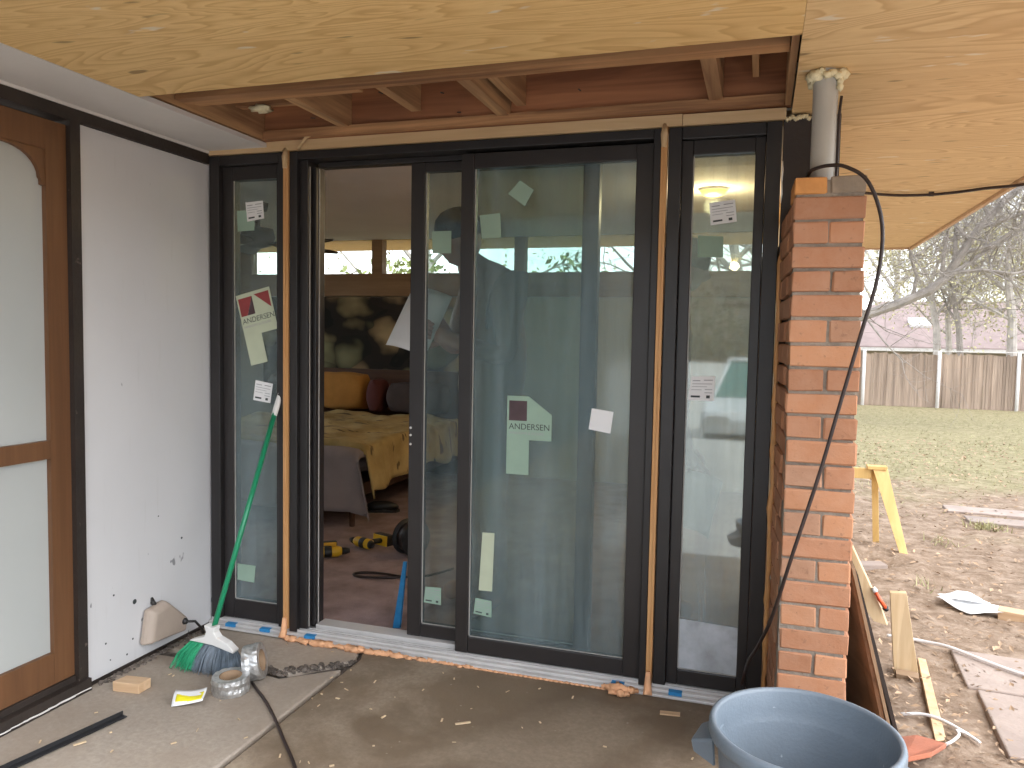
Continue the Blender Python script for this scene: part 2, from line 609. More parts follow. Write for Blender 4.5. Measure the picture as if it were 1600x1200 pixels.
m_foil = mat('crumpled_foil', (0.62, 0.62, 0.61), 0.38, 0.3, 40, 0.35, 70, 0.85)
m_card = mat('cardboard', (0.30, 0.2, 0.12), 0.85, 0.15, 6, 0.1, 50)
m_paper = mat('white_paper', (0.82, 0.82, 0.82), 0.8, 0.03, 8, 0.05, 20)
m_paperG = mat('glass_tinted_sticker', (0.30, 0.425, 0.335), 0.7, 0.05, 12, 0.03)  # green cast of the tinted glass put into the paper colour
m_paperY = mat('cream_sticker', (0.52, 0.57, 0.42), 0.7, 0.05, 12, 0.03)
m_yellow = mat('yellow_print', (0.80, 0.72, 0.02), 0.6, 0.06, 20, 0.02)
m_ink = mat('dark_print', (0.05, 0.06, 0.06), 0.7, 0.1, 20, 0.0)
m_inkg = mat('grey_print', (0.36, 0.36, 0.38), 0.7, 0.1, 20, 0.0)
m_red = mat('maroon_print', (0.27, 0.045, 0.045), 0.6, 0.15, 20, 0.02)
m_inkbr = mat('dark_maroon_print', (0.075, 0.045, 0.05), 0.6, 0.2, 20, 0.02)
m_tapeb = mat('blue_tape', (0.03, 0.24, 0.52), 0.6, 0.12, 30, 0.15, 90)
m_terra = mat('terracotta', (0.42, 0.15, 0.085), 0.85, 0.15, 8, 0.2)
m_paver = mat('pink_grey_paver', (0.33, 0.265, 0.225), 0.9, 0.16, 5, 0.3, 60, rand=0.1, speck=(30, 0.68, (0.3, 0.24, 0.2)))
m_orange = mat('orange_red_plastic', (0.68, 0.10, 0.03), 0.4, 0.08, 10, 0.02)
m_wcord = mat('white_cord', (0.75, 0.72, 0.7), 0.6, 0.06, 20, 0.05)
m_osb = mat('brown_underside_plywood', (0.28, 0.17, 0.10), 0.8, 0.3, 3, 0.15, 40, stretch=(1, 1, 5))
m_chip = mat('wood_chip', (0.62, 0.47, 0.3), 0.85, 0.2, 20, 0.1)
m_glass = glass_mat('coated_window_glass', (0.75, 0.84, 0.82), 0.03, 0.07, 0.11)
m_glassA = glass_mat('coated_window_glass_inner', (0.78, 0.85, 0.83), 0.025, 0.05, 0.05)
m_glassS = glass_mat('hazy_sidelight_glass', (0.80, 0.86, 0.82), 0.15, 0.03, 0.17)
m_clear = glass_mat('clear_window_glass', (0.95, 0.97, 0.96), 0.02, 0.0, 0.005)
m_ground = ground_mat('yard_dirt_and_lawn')
m_drive = mat('pale_driveway', (0.60, 0.57, 0.53), 0.9, 0.1, 1.5, 0.2, 40)
m_carpet = mat('pink_carpet', (0.37, 0.275, 0.265), 0.98, 0.22, 8, 0.7, 150, spec=0.05)
m_rwall = mat('cream_room_wall', (0.62, 0.57, 0.51), 0.8, 0.05, 3, 0.05)
m_rceil = mat('room_ceiling_paint', (0.86, 0.83, 0.82), 0.8, 0.04, 2, 0.08, 40)
m_wwood = grain_mat('window_band_wood', (0.38, 0.245, 0.135), (0.27, 0.16, 0.085), 0, 0.5, 24)
m_mural = mural_mat('succulent_print')
m_blanket = blanket_mat('mustard_blanket')
m_sheet = mat('mauve_grey_sheet', (0.30, 0.25, 0.25), 0.9, 0.12, 5, 0.3, 18)
m_pilO = mat('ochre_pillow', (0.50, 0.24, 0.055), 0.9, 0.12, 8, 0.2, 60)
m_pilD = mat('charcoal_pillow', (0.075, 0.055, 0.055), 0.9, 0.15, 8, 0.2, 60)
m_pilR = mat('maroon_pillow', (0.12, 0.035, 0.035), 0.9, 0.15, 8, 0.2, 60)
m_bedwood = grain_mat('bed_wood', (0.13, 0.06, 0.03), (0.08, 0.035, 0.02), 0)
m_tooly = mat('yellow_tool_plastic', (0.72, 0.42, 0.02), 0.4, 0.08, 12, 0.03)
m_toolk = mat('black_tool_plastic', (0.02, 0.02, 0.022), 0.45, 0.15, 12, 0.1)
m_fan = mat('fan_brown', (0.04, 0.028, 0.022), 0.5, 0.15, 8, 0.05)
m_lamp = emit_mat('warm_lamp_diffuser', (1.0, 0.66, 0.12), 1.1)
m_fencew = mat('weathered_picket', (0.35, 0.265, 0.205), 0.9, 0.35, 1.0, 0.3, 30, stretch=(9, 9, 0.6))
m_post = mat('galvanised_post', (0.62, 0.6, 0.58), 0.5, 0.08, 10, 0.05)
m_roof = mat('pinkish_shingle_roof', (0.28, 0.215, 0.20), 0.9, 0.14, 2.5, 0.3, 12)
m_siding = mat('neighbour_siding', (0.47, 0.42, 0.37), 0.85, 0.12, 1.5, 0.2, 8)
m_bark = mat('grey_bark', (0.31, 0.275, 0.245), 0.95, 0.3, 5, 0.8, 30)
m_bark2 = mat('pale_bark', (0.43, 0.39, 0.35), 0.95, 0.25, 5, 0.8, 30)
m_bud = mat('yellow_green_buds', (0.50, 0.46, 0.26), 0.9, 0.25, 3, 0.0)
m_leaf = mat('hedge_leaf', (0.17, 0.185, 0.13), 0.8, 0.35, 2, 0.0)
m_leafl = mat('pale_shrub_leaf', (0.26, 0.29, 0.11), 0.8, 0.3, 2, 0.0)
m_blade = mat('grass_blade', (0.34, 0.315, 0.165), 0.8, 0.35, 1.5, 0.0)
m_litter = mat('dead_leaf', (0.36, 0.25, 0.16), 0.9, 0.5, 3, 0.0)
m_wing = mat('slate_blue_siding', (0.085, 0.105, 0.115), 0.75, 0.15, 2, 0.15, 30)
m_added_hill = mat('added_hillside', (0.15, 0.14, 0.10), 0.95, 0.35, 0.25, 0.5, 1.5)
m_carw = mat('white_car_paint', (0.80, 0.80, 0.80), 0.25, 0.02, 2, 0.0)
m_carglass = mat('teal_windscreen', (0.10, 0.27, 0.24), 0.08, 0.1, 2, 0.0)
m_skin = mat('skin', (0.42, 0.22, 0.155), 0.55, 0.08, 14, 0.1, 90)
m_shirt = mat('charcoal_jacket', (0.022, 0.023, 0.028), 0.9, 0.2, 8, 0.4, 25)
m_jean = mat('blue_jeans', (0.035, 0.055, 0.12), 0.9, 0.2, 10, 0.3, 40)
m_hair = mat('dark_knit_cap', (0.022, 0.02, 0.02), 0.95, 0.2, 30, 0.5, 90)
m_shoe = mat('brown_boot', (0.07, 0.045, 0.03), 0.7, 0.2, 10, 0.2)

# ================================================================== the setting
def gz(x, y):
    if y > 2:
        t = min(1, (y - 2) / 18.0)
        t = t * t * (3 - 2 * t)
        return -0.12 - 0.345 * t
    if y < -3:
        t = min(1, (-3 - y) / 4.5)
        return -0.12 - 0.36 * t * t * (3 - 2 * t)
    return -0.12


def make_ground():
    ys = [-160, -90, -60, -40, -25, -15, -9, -7.5, -6.5, -5.5, -4.5, -3, -1] + [round(-0.5 + 0.12 * i, 3) for i in range(50)] + [6, 7, 8, 9.5, 11, 13, 15, 17, 19, 20, 22, 26, 32, 40, 60, 90, 160]
    xs = [-160, -80, -40, -20, -10, -5, 0, 1.5, 2.3] + [round(2.5 + 0.1 * i, 3) for i in range(32)] + [6, 7, 8, 10, 12, 16, 22, 35, 60, 160]
    rnd = random.Random(3)
    v, f = [], []
    for y in ys:
        for x in xs:
            z = gz(x, y)
            if 2.5 < x < 6 and -0.6 < y < 6:
                z += rnd.uniform(-0.012, 0.012)
                d = math.hypot(x - 3.04, y - 2.62)
                z -= 0.06 * math.exp(-(d / 0.12) ** 2)
                z += 0.03 * math.exp(-((d - 0.24) / 0.09) ** 2)
            v.append((x, y, z))
    n = len(xs)
    for j in range(len(ys) - 1):
        for i in range(n - 1):
            f.append((j * n + i, j * n + i + 1, (j + 1) * n + i + 1, (j + 1) * n + i))
    mb = MB()
    mb._add(v, f)
    o = mb.build('ground', m_ground, smooth=True)
    tag(o, kind='structure')

make_ground()
o = MB().box(-7, 9, -60, -7.7, -0.6, -0.472).build('driveway', m_drive)
tag(o, kind='structure')

# patio slabs, each with its own edges, joints between them
pat = bpy.data.objects.new('patio', None)
COL.objects.link(pat)
tag(pat, kind='structure')
def slab_poly(pts, m, z=0.0, nm='concrete_slab'):
    MB().prism([(x, y, z - 0.3) for x, y in pts], (0, 0, 0.3)).build(nm, m, pat, bevel=0.006)
slab_poly([(-0.3, -0.36), (0.42, -0.36), (0.60, -0.385), (0.775, -0.235), (0.775, -1.9), (-0.3, -1.9)], m_conA)
slab_poly([(-0.3, 0.0), (-0.3, -0.30), (0.40, -0.275), (0.60, -0.325), (0.78, -0.14), (0.74, -0.03), (0.7, 0.0)], m_conA, -0.004)
slab_poly([(0.80, -0.13), (0.793, -1.9), (2.60, -1.9), (2.62, 0.15), (0.72, 0.15), (0.76, -0.03)], m_conB, 0.002)
for y1, y0 in ((-1.915, -3.80), (-3.815, -5.70), (-5.715, -7.60)):  # unseen slabs: pale ones added to bounce light up, dark ones to dull reflections
    for x0, x1 in ((0.03, 1.30), (1.315, 2.60), (2.615, 5.2)):
        slab_poly([(x0, y1), (x1, y1), (x1, y0), (x0, y0)], m_conB if x0 < 1 else m_drive, 0.0 if y1 > -5 else -0.01)
box('joint_bed', m_rubble, pat, -0.25, 2.5, -5.1, 0.1, -0.28, -0.022)

# rubble in the broken seam of the left slab
rnd = random.Random(11)
mb = MB()
for i in range(230):
    t = rnd.random()
    px = 0.22 + t * 0.57
    py = (-0.335 + max(0, px - 0.55) * 0.75) + rnd.uniform(-0.028, 0.028)
    s = rnd.uniform(0.004, 0.013)
    mb.blob((px, py, -0.012 + rnd.uniform(0, 0.012)), (s, s * rnd.uniform(0.6, 1.2), s * 0.6), i, 6, 0.35)
for i in range(150):
    py = rnd.uniform(-0.66, -0.02)
    s = rnd.uniform(0.003, 0.011)
    mb.blob((0.012 + abs(rnd.gauss(0, 0.018)), py, 0.003), (s, s, s * 0.6), i, 6, 0.35)
o = mb.build('rubble', m_rubble)
tag(o, 'dark crumbled rubble in the broken slab seam and wall foot', 'rubble', kind='stuff')

# fine construction dust and chips on the slabs
mb = MB()
for i in range(70):
    px, py = rnd.uniform(0.15, 2.5), rnd.uniform(-1.2, -0.1)
    L, wd = rnd.uniform(0.003, 0.011), rnd.uniform(0.001, 0.003)
    M_ = Matrix.Translation((px, py, 0.004)) @ Matrix.Rotation(rnd.uniform(0, 3.14), 4, 'Z')
    mb.box(-L, L, -wd, wd, 0, wd, M_)
o = mb.build('wood_chips', m_chip)
tag(o, 'tiny pale wood chips strewn over the patio slabs', 'wood chips', kind='stuff')

# ------------------------------------------------------------------ patio roof
rf = thing('patio_roof', 'patio roof with plywood soffit and an opened bay of rafters', 'roof')
box('roof_deck', m_board, rf, -3.4, 3.372, -1.96, 4.95, 2.40, 2.52)  # roof ends short behind the view to let more light under it
CZ = 2.056
box('plywood_sheet', m_ply, rf, 0.303, 2.3428, -1.948, -0.729, CZ, CZ + 0.013)
box('plywood_sheet', m_ply2, rf, 2.3435, 3.369, -1.1, 1.335, CZ, CZ + 0.013)
box('plywood_sheet', m_ply2, rf, 2.3435, 3.369, 1.3365, 4.068, CZ, CZ + 0.013)
box('plywood_sheet', m_ply, rf, 2.3435, 3.369, -1.948, -1.1005, CZ, CZ + 0.013)
# torn strip of veneer along the cut edge of the near sheet
mb = MB()
rnd = random.Random(4)
for i in range(26):
    x = rnd.uniform(0.6, 2.3)
    L = rnd.uniform(0.01, 0.05)
    mb.box(x, x + L, -0.7285, -0.7285 + rnd.uniform(0.002, 0.008), CZ + 0.002, CZ + 0.006)
mb.build('splintered_edge', m_rafter, rf)
box('painted_soffit', m_soff, rf, 0.0, 0.2995, -1.948, -0.02, CZ - 0.001, CZ + 0.016)
MB().tube([(0.02, -0.012, 2.054), (0.12, -0.02, 2.050), (0.2, -0.02, 2.056), (0.29, -0.012, 2.058)], [0.010, 0.013, 0.010, 0.005], 8).build('caulk_bead', m_soff, rf, True)
box('fascia_board', m_trim, rf, 0.0, 3.372, -1.975, -1.95, 2.05, 2.5)
fas = box('fascia_board', m_pine_x, rf, 3.3725, 3.395, -1.97, 4.095, 2.040, 2.5)
box('fascia_board', m_pine_x, rf, 2.3435, 3.3695, 4.072, 4.093, 2.043, 2.4)
box('eave_soffit', m_ply, rf, -3.4, 2.33, 4.09, 4.95, 2.205, 2.22)
# opened bay
box('rafter', m_rafter, rf, 0.31, 2.318, -0.575, -0.512, 2.092, 2.395)
box('header_board', m_header, rf, 0.0, 2.34, -0.045, -0.008, 2.079, 2.395)
for x, w_ in ((0.66, 0.042), (1.318, 0.045), (2.075, 0.045)):
    box('joist', m_rafter_y, rf, x, x + w_, -0.508, -0.048, 2.105, 2.30)
for x, w_ in ((0.80, 0.04), (1.30, 0.042), (2.02, 0.042)):
    box('blocking', m_rafter_y, rf, x, x + w_, -0.76, -0.579, 2.12, 2.30)
box('joist', m_rafter_y, rf, 2.3205, 2.34, -0.725, -0.048, 2.078, 2.38)
box('joist', m_rafter_y, rf, 0.262, 0.302, -0.73, -0.05, 2.078, 2.38)
box('ledger_strip', m_rafter, rf, 0.32, 0.98, -0.502, -0.465, 2.098, 2.145)
o = MB().blob((0, 0, 0), (0.045, 0.035, 0.014), 5, 12, 0.3).build('foam_patch', m_foam, rf, True, loc=(0.425, -0.24, 2.145))
box('nailer', m_rafter, rf, 0.32, 0.62, -0.26, -0.215, 2.155, 2.2)
box('sill_plate', m_rafter, rf, 0.305, 2.318, -0.068, -0.0455, 2.0785, 2.112)
box('joist', m_rafter_y, rf, 0.96, 1.0, -0.508, -0.048, 2.15, 2.34)
box('joist', m_rafter_y, rf, 1.385, 1.42, -0.40, -0.048, 2.14, 2.33)
box('joist', m_rafter_y, rf, 2.215, 2.235, -0.508, -0.07, 2.17, 2.36)
box('blocking', m_rafter_y, rf, 0.55, 0.58, -0.70, -0.579, 2.13, 2.32)
rnd = random.Random(8)
for i in range(9):
    px = rnd.uniform(0.5, 2.25)
    pz = rnd.uniform(2.12, 2.25)
    MB().tube([(px, -0.046, pz), (px + rnd.uniform(-0.004, 0.004), -0.075, pz - rnd.uniform(0, 0.008))], 0.002, 6).build('nail', m_ink, rf)
box('bay_lid', m_header, rf, 0.31, 2.315, -0.76, -0.05, 2.385, 2.396)

# ------------------------------------------------------------------ house wing at the left
wg = thing('house_wing', 'white scuffed wall panel with dark trim left of the new door', 'wall')
box('wall_panel', m_white, wg, -0.06, 0.0, -0.690, -0.004, 0.014, 1.999)
box('top_trim', m_dark, wg, -0.05, 0.012, -1.70, -0.03, 2.001, 2.043)
box('trim_bead', m_soff, wg, -0.05, 0.016, -1.70, -0.03, 2.0435, 2.0545)
box('door_jamb', m_dark, wg, -0.10, 0.014, -0.732, -0.6915, 0.0, 2.0005)
box('corner_bead', m_dark, wg, -0.03, 0.006, -0.0035, 0.0, 0.0, 2.0)
box('base_gap_shade', m_dark, wg, -0.05, 0.004, -0.69, -0.02, 0.0, 0.013)  # dark strip standing in for the shaded gap below the wall panel
box('siding', m_wing, wg, -0.12, 0.0, -9.0, -1.70, -0.4, 2.40)
box('siding', m_wing, wg, -4.2, -0.12, -9.0, -8.9, -0.4, 2.40)
box('frieze_board', m_dark, wg, -0.12, 0.0, -1.70, -0.03, 2.058, 2.40)
for yy in range(13):
    box('siding_board', m_wing, wg, 0.0005, 0.016, -8.98, -1.705, -0.36 + yy * 0.212, -0.16 + yy * 0.212)
# old glazed door
gd = thing('glazed_door', 'stained wooden door with frosted panes and scalloped corner, cropped at left', 'door')
xa, xb = -0.045, -0.006
box('stile', m_brown, gd, xa, xb, -0.813, -0.7325, 0.068, 1.984)
box('stile', m_brown, gd, xa, xb, -1.695, -1.61, 0.068, 1.984)
box('rail', m_brown, gd, xa, xb, -1.61, -0.8135, 1.885, 1.984)
box('rail', m_brown, gd, xa, xb, -1.61, -0.8135, 0.852, 0.914)
box('rail', m_brown, gd, xa, xb, -1.61, -0.8135, 0.068, 0.178)
box('pane', m_frost, gd, -0.030, -0.024, -1.61, -0.8135, 0.914, 1.885)
box('pane', m_frost, gd, -0.030, -0.024, -1.61, -0.8135, 0.178, 0.852)
for sgn, y0 in ((-1, -0.8137), (1, -1.6098)):
    arc = [(xa + 0.002, y0, 1.8845), (xa + 0.002, y0, 1.765), (xa + 0.002, y0 + sgn * 0.012, 1.768), (xa + 0.002, y0 + sgn * 0.013, 1.785)]
    for k in range(9):
        a = R(90 * k / 8)
        arc.append((xa + 0.002, y0 + sgn * (0.018 + 0.125 * (1 - math.cos(a))), 1.79 + 0.088 * math.sin(a)))
    arc += [(xa + 0.002, y0 + sgn * 0.19, 1.879), (xa + 0.002, y0 + sgn * 0.19, 1.8845)]
    MB().prism(arc, (0.034, 0, 0)).build('scalloped_corner', m_brown, gd)
box('threshold', m_dark, gd, -0.05, 0.030, -1.72, -0.694, 0.0, 0.045)
box('door_sweep', m_dark, gd, -0.05, 0.002, -1.70, -0.735, 0.0455, 0.067)
mb = MB()
rnd = random.Random(2)
yy = -0.70
while yy > -1.7:
    L = rnd.uniform(0.02, 0.07)
    mb.tube([(0.031 + rnd.uniform(-0.002, 0.004), yy, 0.012), (0.034 + rnd.uniform(-0.003, 0.005), yy - L * 0.5, 0.012), (0.031, yy - L, 0.012)], rnd.uniform(0.002, 0.004), 5)
    yy -= L + (rnd.uniform(0, 0.03) if rnd.random() < 0.4 else 0)
mb.build('cracked_caulk', m_soff, gd)

# ------------------------------------------------------------------ bedroom behind the glass
rm = thing('bedroom', 'dim bedroom shell with clerestory windows behind the glass doors', 'room')
box('carpet', m_carpet, rm, -3.2, 2.36, 0.105, 4.0, -0.2, 0.0)
box('ceiling', m_rceil, rm, -3.2, 2.36, 0.0, 4.0, 2.2, 2.23)
box('back_wall', m_rwall, rm, -3.3, 2.5, 4.0, 4.09, -0.4, 1.654)
box('window_sill_band', m_wwood, rm, -3.3, 2.5, 3.975, 4.085, 1.655, 1.873)
for x0, x1 in ((-3.3, -2.72), (-1.349, -1.238), (0.10, 0.20), (1.46, 1.53), (2.30, 2.5)):
    box('window_post', m_wwood, rm, x0, x1, 3.985, 4.08, 1.8735, 2.199)
for x0, x1 in ((-2.72, -1.349), (-1.238, 0.10), (0.20, 1.46), (1.53, 2.30)):
    box('clerestory_pane', m_clear, rm, x0, x1, 4.03, 4.035, 1.8735, 2.199)
box('side_wall', m_rwall, rm, -3.3, -3.2, 0.0, 4.0, -0.4, 0.7)
box('side_wall', m_rwall, rm, -3.3, -3.2, 0.0, 0.5, 0.7, 2.2)
box('side_wall', m_rwall, rm, -3.3, -3.2, 3.5, 4.0, 0.7, 2.2)
box('added_window_pane', m_clear, rm, -3.252, -3.246, 0.5, 3.5, 0.7, 2.1)  # unseen side window added to bring daylight into the room
box('added_window_head', m_wwood, rm, -3.3, -3.2, 0.5, 3.5, 2.1, 2.2)
box('added_window_post', m_wwood, rm, -3.29, -3.21, 1.97, 2.03, 0.7, 2.1)
box('side_wall', m_rwall, rm, 2.36, 2.42, 0.12, 4.0, -0.4, 2.2)
box('front_wall', m_rwall, rm, -3.2, 0.0, 0.02, 0.10, -0.4, 2.2)
box('front_wall', m_rwall, rm, 0.0, 2.36, 0.02, 0.10, 2.079, 2.2)
box('outer_wall', m_siding, rm, 2.425, 2.50, 0.12, 4.05, -0.4, 2.052)
box('corner_board', m_board, rm, 2.345, 2.50, 0.0, 0.119, -0.1, 2.052)

# ================================================================== new glass doors
FRAME_T = 2.034
def stick(name, m, p, x0, x1, y0, y1, z0, z1, bevel=0.003):
    return box(name, m, p, x0, x1, y0, y1, z0, z1, bevel)


def sheet_print(poly, y, name, m, parent, th=0.0012):
    return MB().prism([(x, y, z) for x, z in poly], (0, -th, 0)).build(name, m, parent)


def lettering(txt, size, at, ang, parent, y, m, name='lettering'):
    cu = bpy.data.curves.new(name, 'FONT')
    cu.body = txt
    cu.size = size
    cu.align_x = 'LEFT'
    tmp = bpy.data.objects.new(name, cu)
    COL.objects.link(tmp)
    bpy.context.view_layer.update()
    me = bpy.data.meshes.new_from_object(tmp.evaluated_get(bpy.context.evaluated_depsgraph_get()))
    bpy.data.objects.remove(tmp)
    me.materials.clear()
    me.materials.append(m)
    o = bpy.data.objects.new(name, me)
    COL.objects.link(o)
    o.parent = parent
    o.matrix_local = Matrix.Translation((at[0], y, at[1])) @ Matrix.Rotation(ang, 4, 'Y') @ Matrix.Rotation(R(90), 4, 'X')
    return o


def white_label(poly, y, parent, name='label_sticker', lines=True, m=None):
    o = sheet_print(poly, y, name, m or m_paper, parent)
    if lines:
        (ax, az), (bx, bz), (cx, cz), (dx, dz) = poly
        def P(u, v):
            tx, tz = ax + (bx - ax) * u, az + (bz - az) * u
            lx, lz = dx + (cx - dx) * u, dz + (cz - dz) * u
            return (tx + (lx - tx) * v, tz + (lz - tz) * v)
        mb = MB()
        for u0, u1, v0, v1 in ((0.08, 0.40, 0.16, 0.20), (0.55, 0.92, 0.14, 0.18), (0.08, 0.9, 0.30, 0.325), (0.08, 0.7, 0.42, 0.44), (0.62, 0.92, 0.53, 0.56), (0.08, 0.5, 0.55, 0.57), (0.62, 0.92, 0.66, 0.69)):
            q = [P(u0, v0), P(u1, v0), P(u1, v1), P(u0, v1)]
            mb.prism([(x, y - 0.0014, z) for x, z in q], (0, -0.0004, 0))
        mb.build('fine_print', m_inkg, o)
        mb = MB()
        for u0, u1, v0, v1 in ((0.1, 0.46, 0.80, 0.88), (0.70, 0.84, 0.78, 0.90)):
            q = [P(u0, v0), P(u1, v0), P(u1, v1), P(u0, v1)]
            mb.prism([(x, y - 0.0014, z) for x, z in q], (0, -0.0004, 0))
        mb.build('bar_code', m_ink, o)
    return o


def sash(parent, x0, x1, z0, z1, gx0, gx1, gz0, gz1, y0, y1, yg, gm, m=None):
    m = m or m_frame2
    stick('stile', m, parent, x0, gx0, y0, y1, z0, z1)
    stick('stile', m, parent, gx1, x1, y0, y1, z0, z1)
    stick('rail', m, parent, gx0 + 0.0003, gx1 - 0.0003, y0 + 0.0015, y1 - 0.0015, gz1, z1)
    stick('rail', m, parent, gx0 + 0.0003, gx1 - 0.0003, y0 + 0.0015, y1 - 0.0015, z0, gz0)
    box('glass_pane', gm, parent, gx0 - 0.004, gx1 + 0.004, yg, yg + 0.005, gz0 - 0.004, gz1 + 0.004)
    mb = MB()
    mb.box(gx0, gx0 + 0.004, yg - 0.004, yg - 0.0005, gz0 + 0.003, gz1 - 0.003)
    mb.box(gx0 + 0.0045, gx1, yg - 0.004, yg - 0.0005, gz0, gz0 + 0.003)
    mb.build('glazing_bead', m_bead, parent)


def unit_frame(parent, x0, ix0, ix1, x1, z0, iz1, z1, y0=-0.028, y1=0.10):
    stick('jamb', m_frame, parent, x0, ix0, y0, y1, z0, z1)
    stick('jamb', m_frame, parent, ix1, x1, y0, y1, z0, z1)
    stick('head', m_frame, parent, ix0 + 0.0003, ix1 - 0.0003, y0 + 0.002, y1 - 0.002, iz1, z1)


def sill(parent, x0, x1):
    stick('sill', m_alum, parent, x0, x1, -0.058, 0.102, 0.002, 0.012, 0.002)
    stick('sill_step', m_alum, parent, x0, x1, -0.040, 0.101, 0.0125, 0.024, 0.002)
    for y in (-0.022, -0.006, 0.012):
        stick('sill_track', m_alum, parent, x0 + 0.001, x1 - 0.001, y, y + 0.005, 0.0245, 0.034, 0.001)

# ---- left sidelight
ls = thing('sidelight_window', 'narrow dark framed sidelight beside the white wall with stickers', 'window')
unit_frame(ls, 0.009, 0.058, 0.350, 0.3775, 0.036, 1.992, FRAME_T)
sash(ls, 0.0585, 0.3495, 0.037, 1.9915, 0.108, 0.326, 0.12, 1.935, -0.004, 0.05, 0.008, m_glass)
sill(ls, 0.004, 0.379)
white_label([(0.166, 1.841), (0.252, 1.846), (0.258, 1.772), (0.175, 1.76)], 0.0068, ls)
white_label([(0.215, 1.087), (0.301, 1.074), (0.288, 0.991), (0.202, 1.001)], 0.0068, ls)
sheet_print([(0.123, 1.807), (0.209, 1.809), (0.209, 1.723), (0.126, 1.72)], 0.0080, 'back_sticker', m_paperG, ls)
sheet_print([(0.12, 0.277), (0.212, 0.276), (0.205, 0.201), (0.119, 0.205)], 0.0066, 'back_sticker', m_paperG, ls)
LOGO_W, LOGO_H = 0.172, 0.18


def logo_sticker(parent, ox, oz, ang, y, mp, full, tail=0.145, red=None):
    """house-shaped maker's sticker: dark square, slanted corner, name below, long tail"""
    ca, sa = math.cos(ang), math.sin(ang)
    def T(u, v):
        return (ox + u * ca - v * sa, oz + u * sa + v * ca)
    if full:
        out = [(0, 0), (0.172, 0), (0.172, -0.182), (0.088, -0.182), (0.088, -0.182 - tail), (0.004, -0.182 - tail)]
    else:
        out = [(0, 0), (0.086, 0), (0.178, -0.068), (0.178, -0.168), (0.090, -0.168), (0.090, -0.168 - tail), (0.0, -0.168 - tail)]
    s = sheet_print([T(*p) for p in out], y, 'maker_sticker', mp, parent)
    yy = y - 0.0014
    sq = [(0.008, -0.018), (0.080, -0.018), (0.080, -0.095), (0.008, -0.095)]
    if full:
        sheet_print([T(*p) for p in [(0.008, -0.018), (0.078, -0.018), (0.040, -0.095), (0.008, -0.095)]], yy, 'emblem_red', m_red, s, 0.0003)
        sheet_print([T(*p) for p in [(0.0785, -0.018), (0.0795, -0.095), (0.0405, -0.095)]], yy, 'emblem_dark', m_inkbr, s, 0.0003)
        sheet_print([T(*p) for p in [(0.090, -0.014), (0.164, -0.014), (0.164, -0.085)]], yy, 'emblem_corner', m_red, s, 0.0003)
    else:
        sheet_print([T(*p) for p in sq], yy, 'emblem_dark', m_inkbr, s, 0.0003)
    lettering('ANDERSEN', 0.0325, T(0.008, -0.128), -ang, s, yy - 0.0002, m_ink)
    lettering('WINDOWS & DOORS', 0.0142, T(0.009, -0.147), -ang, s, yy - 0.0002, m_inkg)
    return s

logo_sticker(ls, 0.115, 1.445, R(14), 0.0070, m_paperY, True, 0.125)

# ---- sliding patio door
sd = thing('sliding_door', 'wide dark sliding patio door standing partly open with stickered panes', 'sliding door')
stick('jamb', m_frame, sd, 0.404, 0.440, -0.028, 0.10, 0.02, FRAME_T)
stick('jamb', m_frame, sd, 0.4405, 0.478, -0.008, 0.10, 0.036, 2.0)
stick('jamb_track', m_bead, sd, 0.4785, 0.482, 0.004, 0.008, 0.04, 1.976, 0.0008)
stick('jamb', m_frame, sd, 0.4785, 0.494, 0.03, 0.10, 0.04, 1.978)
stick('jamb_track', m_bead, sd, 0.4945, 0.498, 0.05, 0.056, 0.04, 1.976, 0.0008)
stick('jamb', m_frame, sd, 1.888, 1.914, -0.028, 0.10, 0.02, FRAME_T)
stick('head', m_frame, sd, 0.4405, 1.8875, -0.026, 0.098, 2.0005, FRAME_T - 0.0005)
stick('head', m_frame, sd, 0.4945, 1.8875, 0.045, 0.098, 1.979, 2.0)
sill(sd, 0.381, 1.914)
stick('threshold', m_alum, sd, 0.50, 1.15, 0.026, 0.101, 0.0245, 0.048, 0.002)
# fixed panel, outer track
sash(sd, 1.153, 1.8875, 0.037, 1.990, 1.206, 1.825, 0.100, 1.934, -0.006, 0.040, 0.010, m_glass)
# sliding panel, inner track, slid half way behind the fixed one
sash(sd, 0.916, 1.682, 0.050, 1.978, 0.976, 1.620, 0.102, 1.942, 0.050, 0.096, 0.066, m_glassA)
for z in (0.915, 0.885, 0.848):
    MB().lathe([(0.0, -0.002), (0.005, -0.002), (0.005, 0.001), (0, 0.001)], 10, Matrix.Rotation(R(90), 4, 'X')).build('screw', m_alum, sd, loc=(0.925, 0.049, z))
# stickers on its panes
sheet_print([(1.386, 1.882), (1.44, 1.845), (1.406, 1.786), (1.339, 1.834)], 0.0088, 'back_sticker', m_paperG, sd)
sheet_print([(1.226, 1.756), (1.309, 1.763), (1.314, 1.671), (1.236, 1.668)], 0.0088, 'back_sticker', m_paperG, sd)
logo_sticker(sd, 1.351, 1.067, 0.0, 0.0088, m_paperG, False, 0.135)
white_label([(1.682, 1.033), (1.764, 1.023), (1.754, 0.942), (1.672, 0.954)], 0.0088, sd, 'blank_sticker', False)
sheet_print([(1.258, 0.523), (1.308, 0.525), (1.302, 0.292), (1.246, 0.291)], 0.0088, 'strip_sticker', m_paperY, sd)
white_label([(1.233, 0.258), (1.3, 0.253), (1.301, 0.187), (1.226, 0.195)], 0.0088, sd, 'back_sticker', True, m_paperG)
sheet_print([(1.003, 1.708), (1.086, 1.708), (1.087, 1.62), (1.007, 1.621)], 0.0645, 'back_sticker', m_paperG, sd)
white_label([(0.993, 0.258), (1.062, 0.261), (1.063, 0.189), (0.985, 0.192)], 0.0645, sd, 'back_sticker', True, m_paperG)

